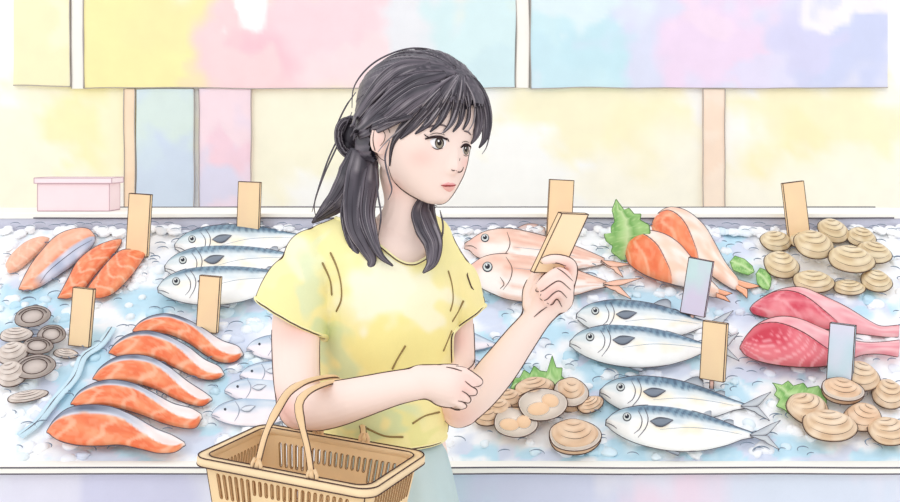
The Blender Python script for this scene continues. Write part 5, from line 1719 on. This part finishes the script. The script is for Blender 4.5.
def rrect(lx, ly, r, z, n=8):
    P = []
    for cx_, cy_, a0 in ((lx / 2 - r, ly / 2 - r, 0), (-lx / 2 + r, ly / 2 - r, PI / 2), (-lx / 2 + r, -ly / 2 + r, PI), (lx / 2 - r, -ly / 2 + r, 1.5 * PI)):
        for i in range(n): 
            a = a0 + PI / 2 * i / (n - 1); P.append((cx_ + r * math.cos(a), cy_ + r * math.sin(a), z))
    return np.array(P)
rm = MB()
LO = []
for ox, z in ((-.006, .0), (.006, .0), (.008, -.003), (.008, -.011), (.006, -.0125), (.005, -.005), (-.003, -.005), (-.004, -.011), (-.0055, -.010), (-.006, -.002)):
    LO.append(rrect(LX + 2 * ox, LY + 2 * ox, .024, HGT + z, 8))
G = np.stack(LO, 1)
rm.grid(G, BK, TAN2, cap=False, close_u=True)
rm.tube(rrect(LX + .014, LY + .014, .025, HGT + .0005), .0010, M_INK, seg=5, closed=True)
rm.tube(rrect(LX + .016, LY + .016, .025, HGT - .012), .0010, M_INK, seg=5, closed=True)
rm.tube(rrect(LX - .012, LY - .012, .02, HGT + .0005), .0010, M_INK, seg=5, closed=True)
rm.build('rim', bas)
# walls: bars between bands, tapering to the floor
wl = MB()
def wall_pt(side, u, z):
    """side 0 front,1 right,2 back,3 left; u in -1..1"""
    k = .80 + .20 * z / HGT
    lx, ly = LX / 2 * k, LY / 2 * k
    r = .022
    if side == 0: return Vector((u * (lx - r), -ly, z))
    if side == 2: return Vector((-u * (lx - r), ly, z))
    if side == 1: return Vector((lx, u * (ly - r), z))
    return Vector((-lx, -u * (ly - r), z))
def quadprism(p00, p10, p11, p01, nrm, t=.004, col=TAN):
    nrm = Vector(nrm) * t
    A = [p00, p10, p11, p01]; B = [p + nrm for p in A]
    wl.add([tuple(p) for p in A + B], [(0, 1, 2, 3), (7, 6, 5, 4), (0, 4, 5, 1), (1, 5, 6, 2), (2, 6, 7, 3), (3, 7, 4, 0)], BK, col)
def slot_ring(side, u0, u1, z0, z1, nrm):
    n_ = Vector(nrm)
    P = []
    r = (u1 - u0) / 2
    for a in np.linspace(0, PI, 7): P.append(wall_pt(side, (u0 + u1) / 2 + r * math.cos(a), z1 - .004 + .004 * math.sin(a)))
    for a in np.linspace(PI, 2 * PI, 7): P.append(wall_pt(side, (u0 + u1) / 2 + r * math.cos(a), z0 + .004 + .004 * math.sin(a)))
    for s in (-.0003, .0043):
        wl.tube([p - n_ * s for p in P], .0005, M_INKB, seg=4, closed=True)
bands = [(.0, .018), (.055, .065), (.102, .112), (.149, HGT - .004)]
rows = [(.018, .055), (.065, .102), (.112, .149)]
for side, nrm, nb in ((0, (0, -1, 0), 22), (1, (1, 0, 0), 14), (2, (0, 1, 0), 22), (3, (-1, 0, 0), 14)):
    nrm = Vector(nrm)
    for z0, z1 in bands:
        quadprism(wall_pt(side, -1, z0), wall_pt(side, 1, z0), wall_pt(side, 1, z1), wall_pt(side, -1, z1), -nrm)
    us = np.linspace(-1, 1, nb * 2 + 2)
    for ri, (z0, z1) in enumerate(rows):
        for i in range(nb + 1):
            u0, u1 = us[2 * i], us[2 * i + 1]
            if i == 0 or i == nb: u0, u1 = (us[0], us[1]) if i == 0 else (us[-2], us[-1])
            quadprism(wall_pt(side, u0, z0), wall_pt(side, u1, z0), wall_pt(side, u1, z1), wall_pt(side, u0, z1), -nrm)
        for i in range(nb):
            blank = (side in (0, 2)) and ((ri < 2 and .24 * nb < i < .72 * nb))
            if blank:
                quadprism(wall_pt(side, us[2 * i + 1], z0), wall_pt(side, us[2 * i + 2], z0), wall_pt(side, us[2 * i + 2], z1), wall_pt(side, us[2 * i + 1], z1), -nrm, col=TAN2)
            else:
                zz0 = z1 - .022 if (side in (0, 2) and ri == 2 and .24 * nb < i < .72 * nb) else z0
                if zz0 > z0:
                    quadprism(wall_pt(side, us[2 * i + 1], z0), wall_pt(side, us[2 * i + 2], z0), wall_pt(side, us[2 * i + 2], zz0), wall_pt(side, us[2 * i + 1], zz0), -nrm)
                slot_ring(side, us[2 * i + 1], us[2 * i + 2], zz0, z1, nrm)
# rounded corner posts
for sx, sy in ((1, 1), (-1, 1), (-1, -1), (1, -1)):
    G = []
    for z in np.linspace(0, HGT - .004, 6):
        k = .80 + .20 * z / HGT; r = .022
        cx_, cy_ = sx * (LX / 2 * k - r), sy * (LY / 2 * k - r)
        a0 = math.atan2(sy, sx) - PI / 4
        row = [(cx_ + r * math.cos(a0 + q), cy_ + r * math.sin(a0 + q), z) for q in np.linspace(0, PI / 2, 8)]
        row += [(cx_ + (r - .004) * math.cos(a0 + q), cy_ + (r - .004) * math.sin(a0 + q), z) for q in np.linspace(PI / 2, 0, 8)]
        G.append(row)
    wl.grid(G, BK, TAN)
    k = .80
    wl.tube([(sx * (LX / 2 * (.8 + .2 * z / HGT) - .0065), sy * (LY / 2 * (.8 + .2 * z / HGT) - .0065), z) for z in (.0, HGT - .01)], .0009, M_INK, seg=5)
wl.build('slotted_wall', bas, smooth=False)
bt = MB(); bt.box((0, 0, .002), (LX * .8, LY * .8, .004), BK, TAN); bt.build('bottom', bas, smooth=False)
# handles
Ri = MBK.inverted()
def handle(P, nm='handle'):
    h = MB()
    Q = np.array([tuple(Ri @ (W(*p) - bas.location)) for p in P])
    Q = catmull(Q, 60)
    n = len(Q); T = np.gradient(Q, axis=0); T /= np.linalg.norm(T, axis=1, keepdims=True)
    side = np.array([1.0, 0, 0]); G = []
    rad = np.interp(np.linspace(0, 1, n), [0, .14, .17, .83, .86, 1], [.0042, .0044, .0062, .0062, .0044, .0042])
    th = np.arange(12) * 2 * PI / 12
    L = []
    for i in range(n):
        a = side - (side @ T[i]) * T[i]; a /= np.linalg.norm(a); c = np.cross(T[i], a)
        G.append(Q[i] + rad[i] * (np.cos(th)[:, None] * a + .6 * np.sin(th)[:, None] * c)); L.append((a, c))
    h.grid(G, BK, (240, 202, 152))
    for s in (-1, 1):
        h.tube([Q[i] + s * rad[i] * L[i][0] for i in range(n)], .0010, M_INK, seg=5)
    # pivot hooks
    for e in (Q[0], Q[-1]):
        for dx in (-.007, .007):
            h.tube([e + np.array([dx, 0, -.012]), e + np.array([dx, 0, .006]), e + np.array([dx * .4, 0, .014])], .0028, BK, (240, 202, 152), seg=6)
    h.build(nm, bas)
def rimp(px, side):
    """depth of a rim point on the front or back long edge at a picture column"""
    A, B = (FL, FR) if side == 'f' else (BLl, BRr)
    for t in np.linspace(0, 1, 400):
        p = A + (B - A) * t
        if CX + p.x / p.y * F >= px: return p
    return B
def topx(p): return (CX + p.x / p.y * F, CY - (p.z - CAMH) / p.y * F, p.y)
p1, p2 = rimp(256, 'f'), rimp(312, 'f')
q1, q2 = rimp(318, 'b'), rimp(364, 'b')
handle([topx(p1), (266, 433, p1.y + .005), (279, 407, p1.y + .02), (290, 391, p1.y + .03), (306, 382, p1.y + .045), (324, 377.5, 1.83), (336, 378, 1.87), (338, 390, 1.90), (332, 410, 1.93), topx(q1)])
handle([topx(p2), (308, 450, p2.y + .005), (302, 425, p2.y + .012), (299, 404, p2.y + .02), (308, 392, p2.y + .035), (326, 384, 1.775), (342, 381, 1.83), (350, 386, 1.88), (356, 405, 1.91), (362, 422, 1.925), topx(q2)])
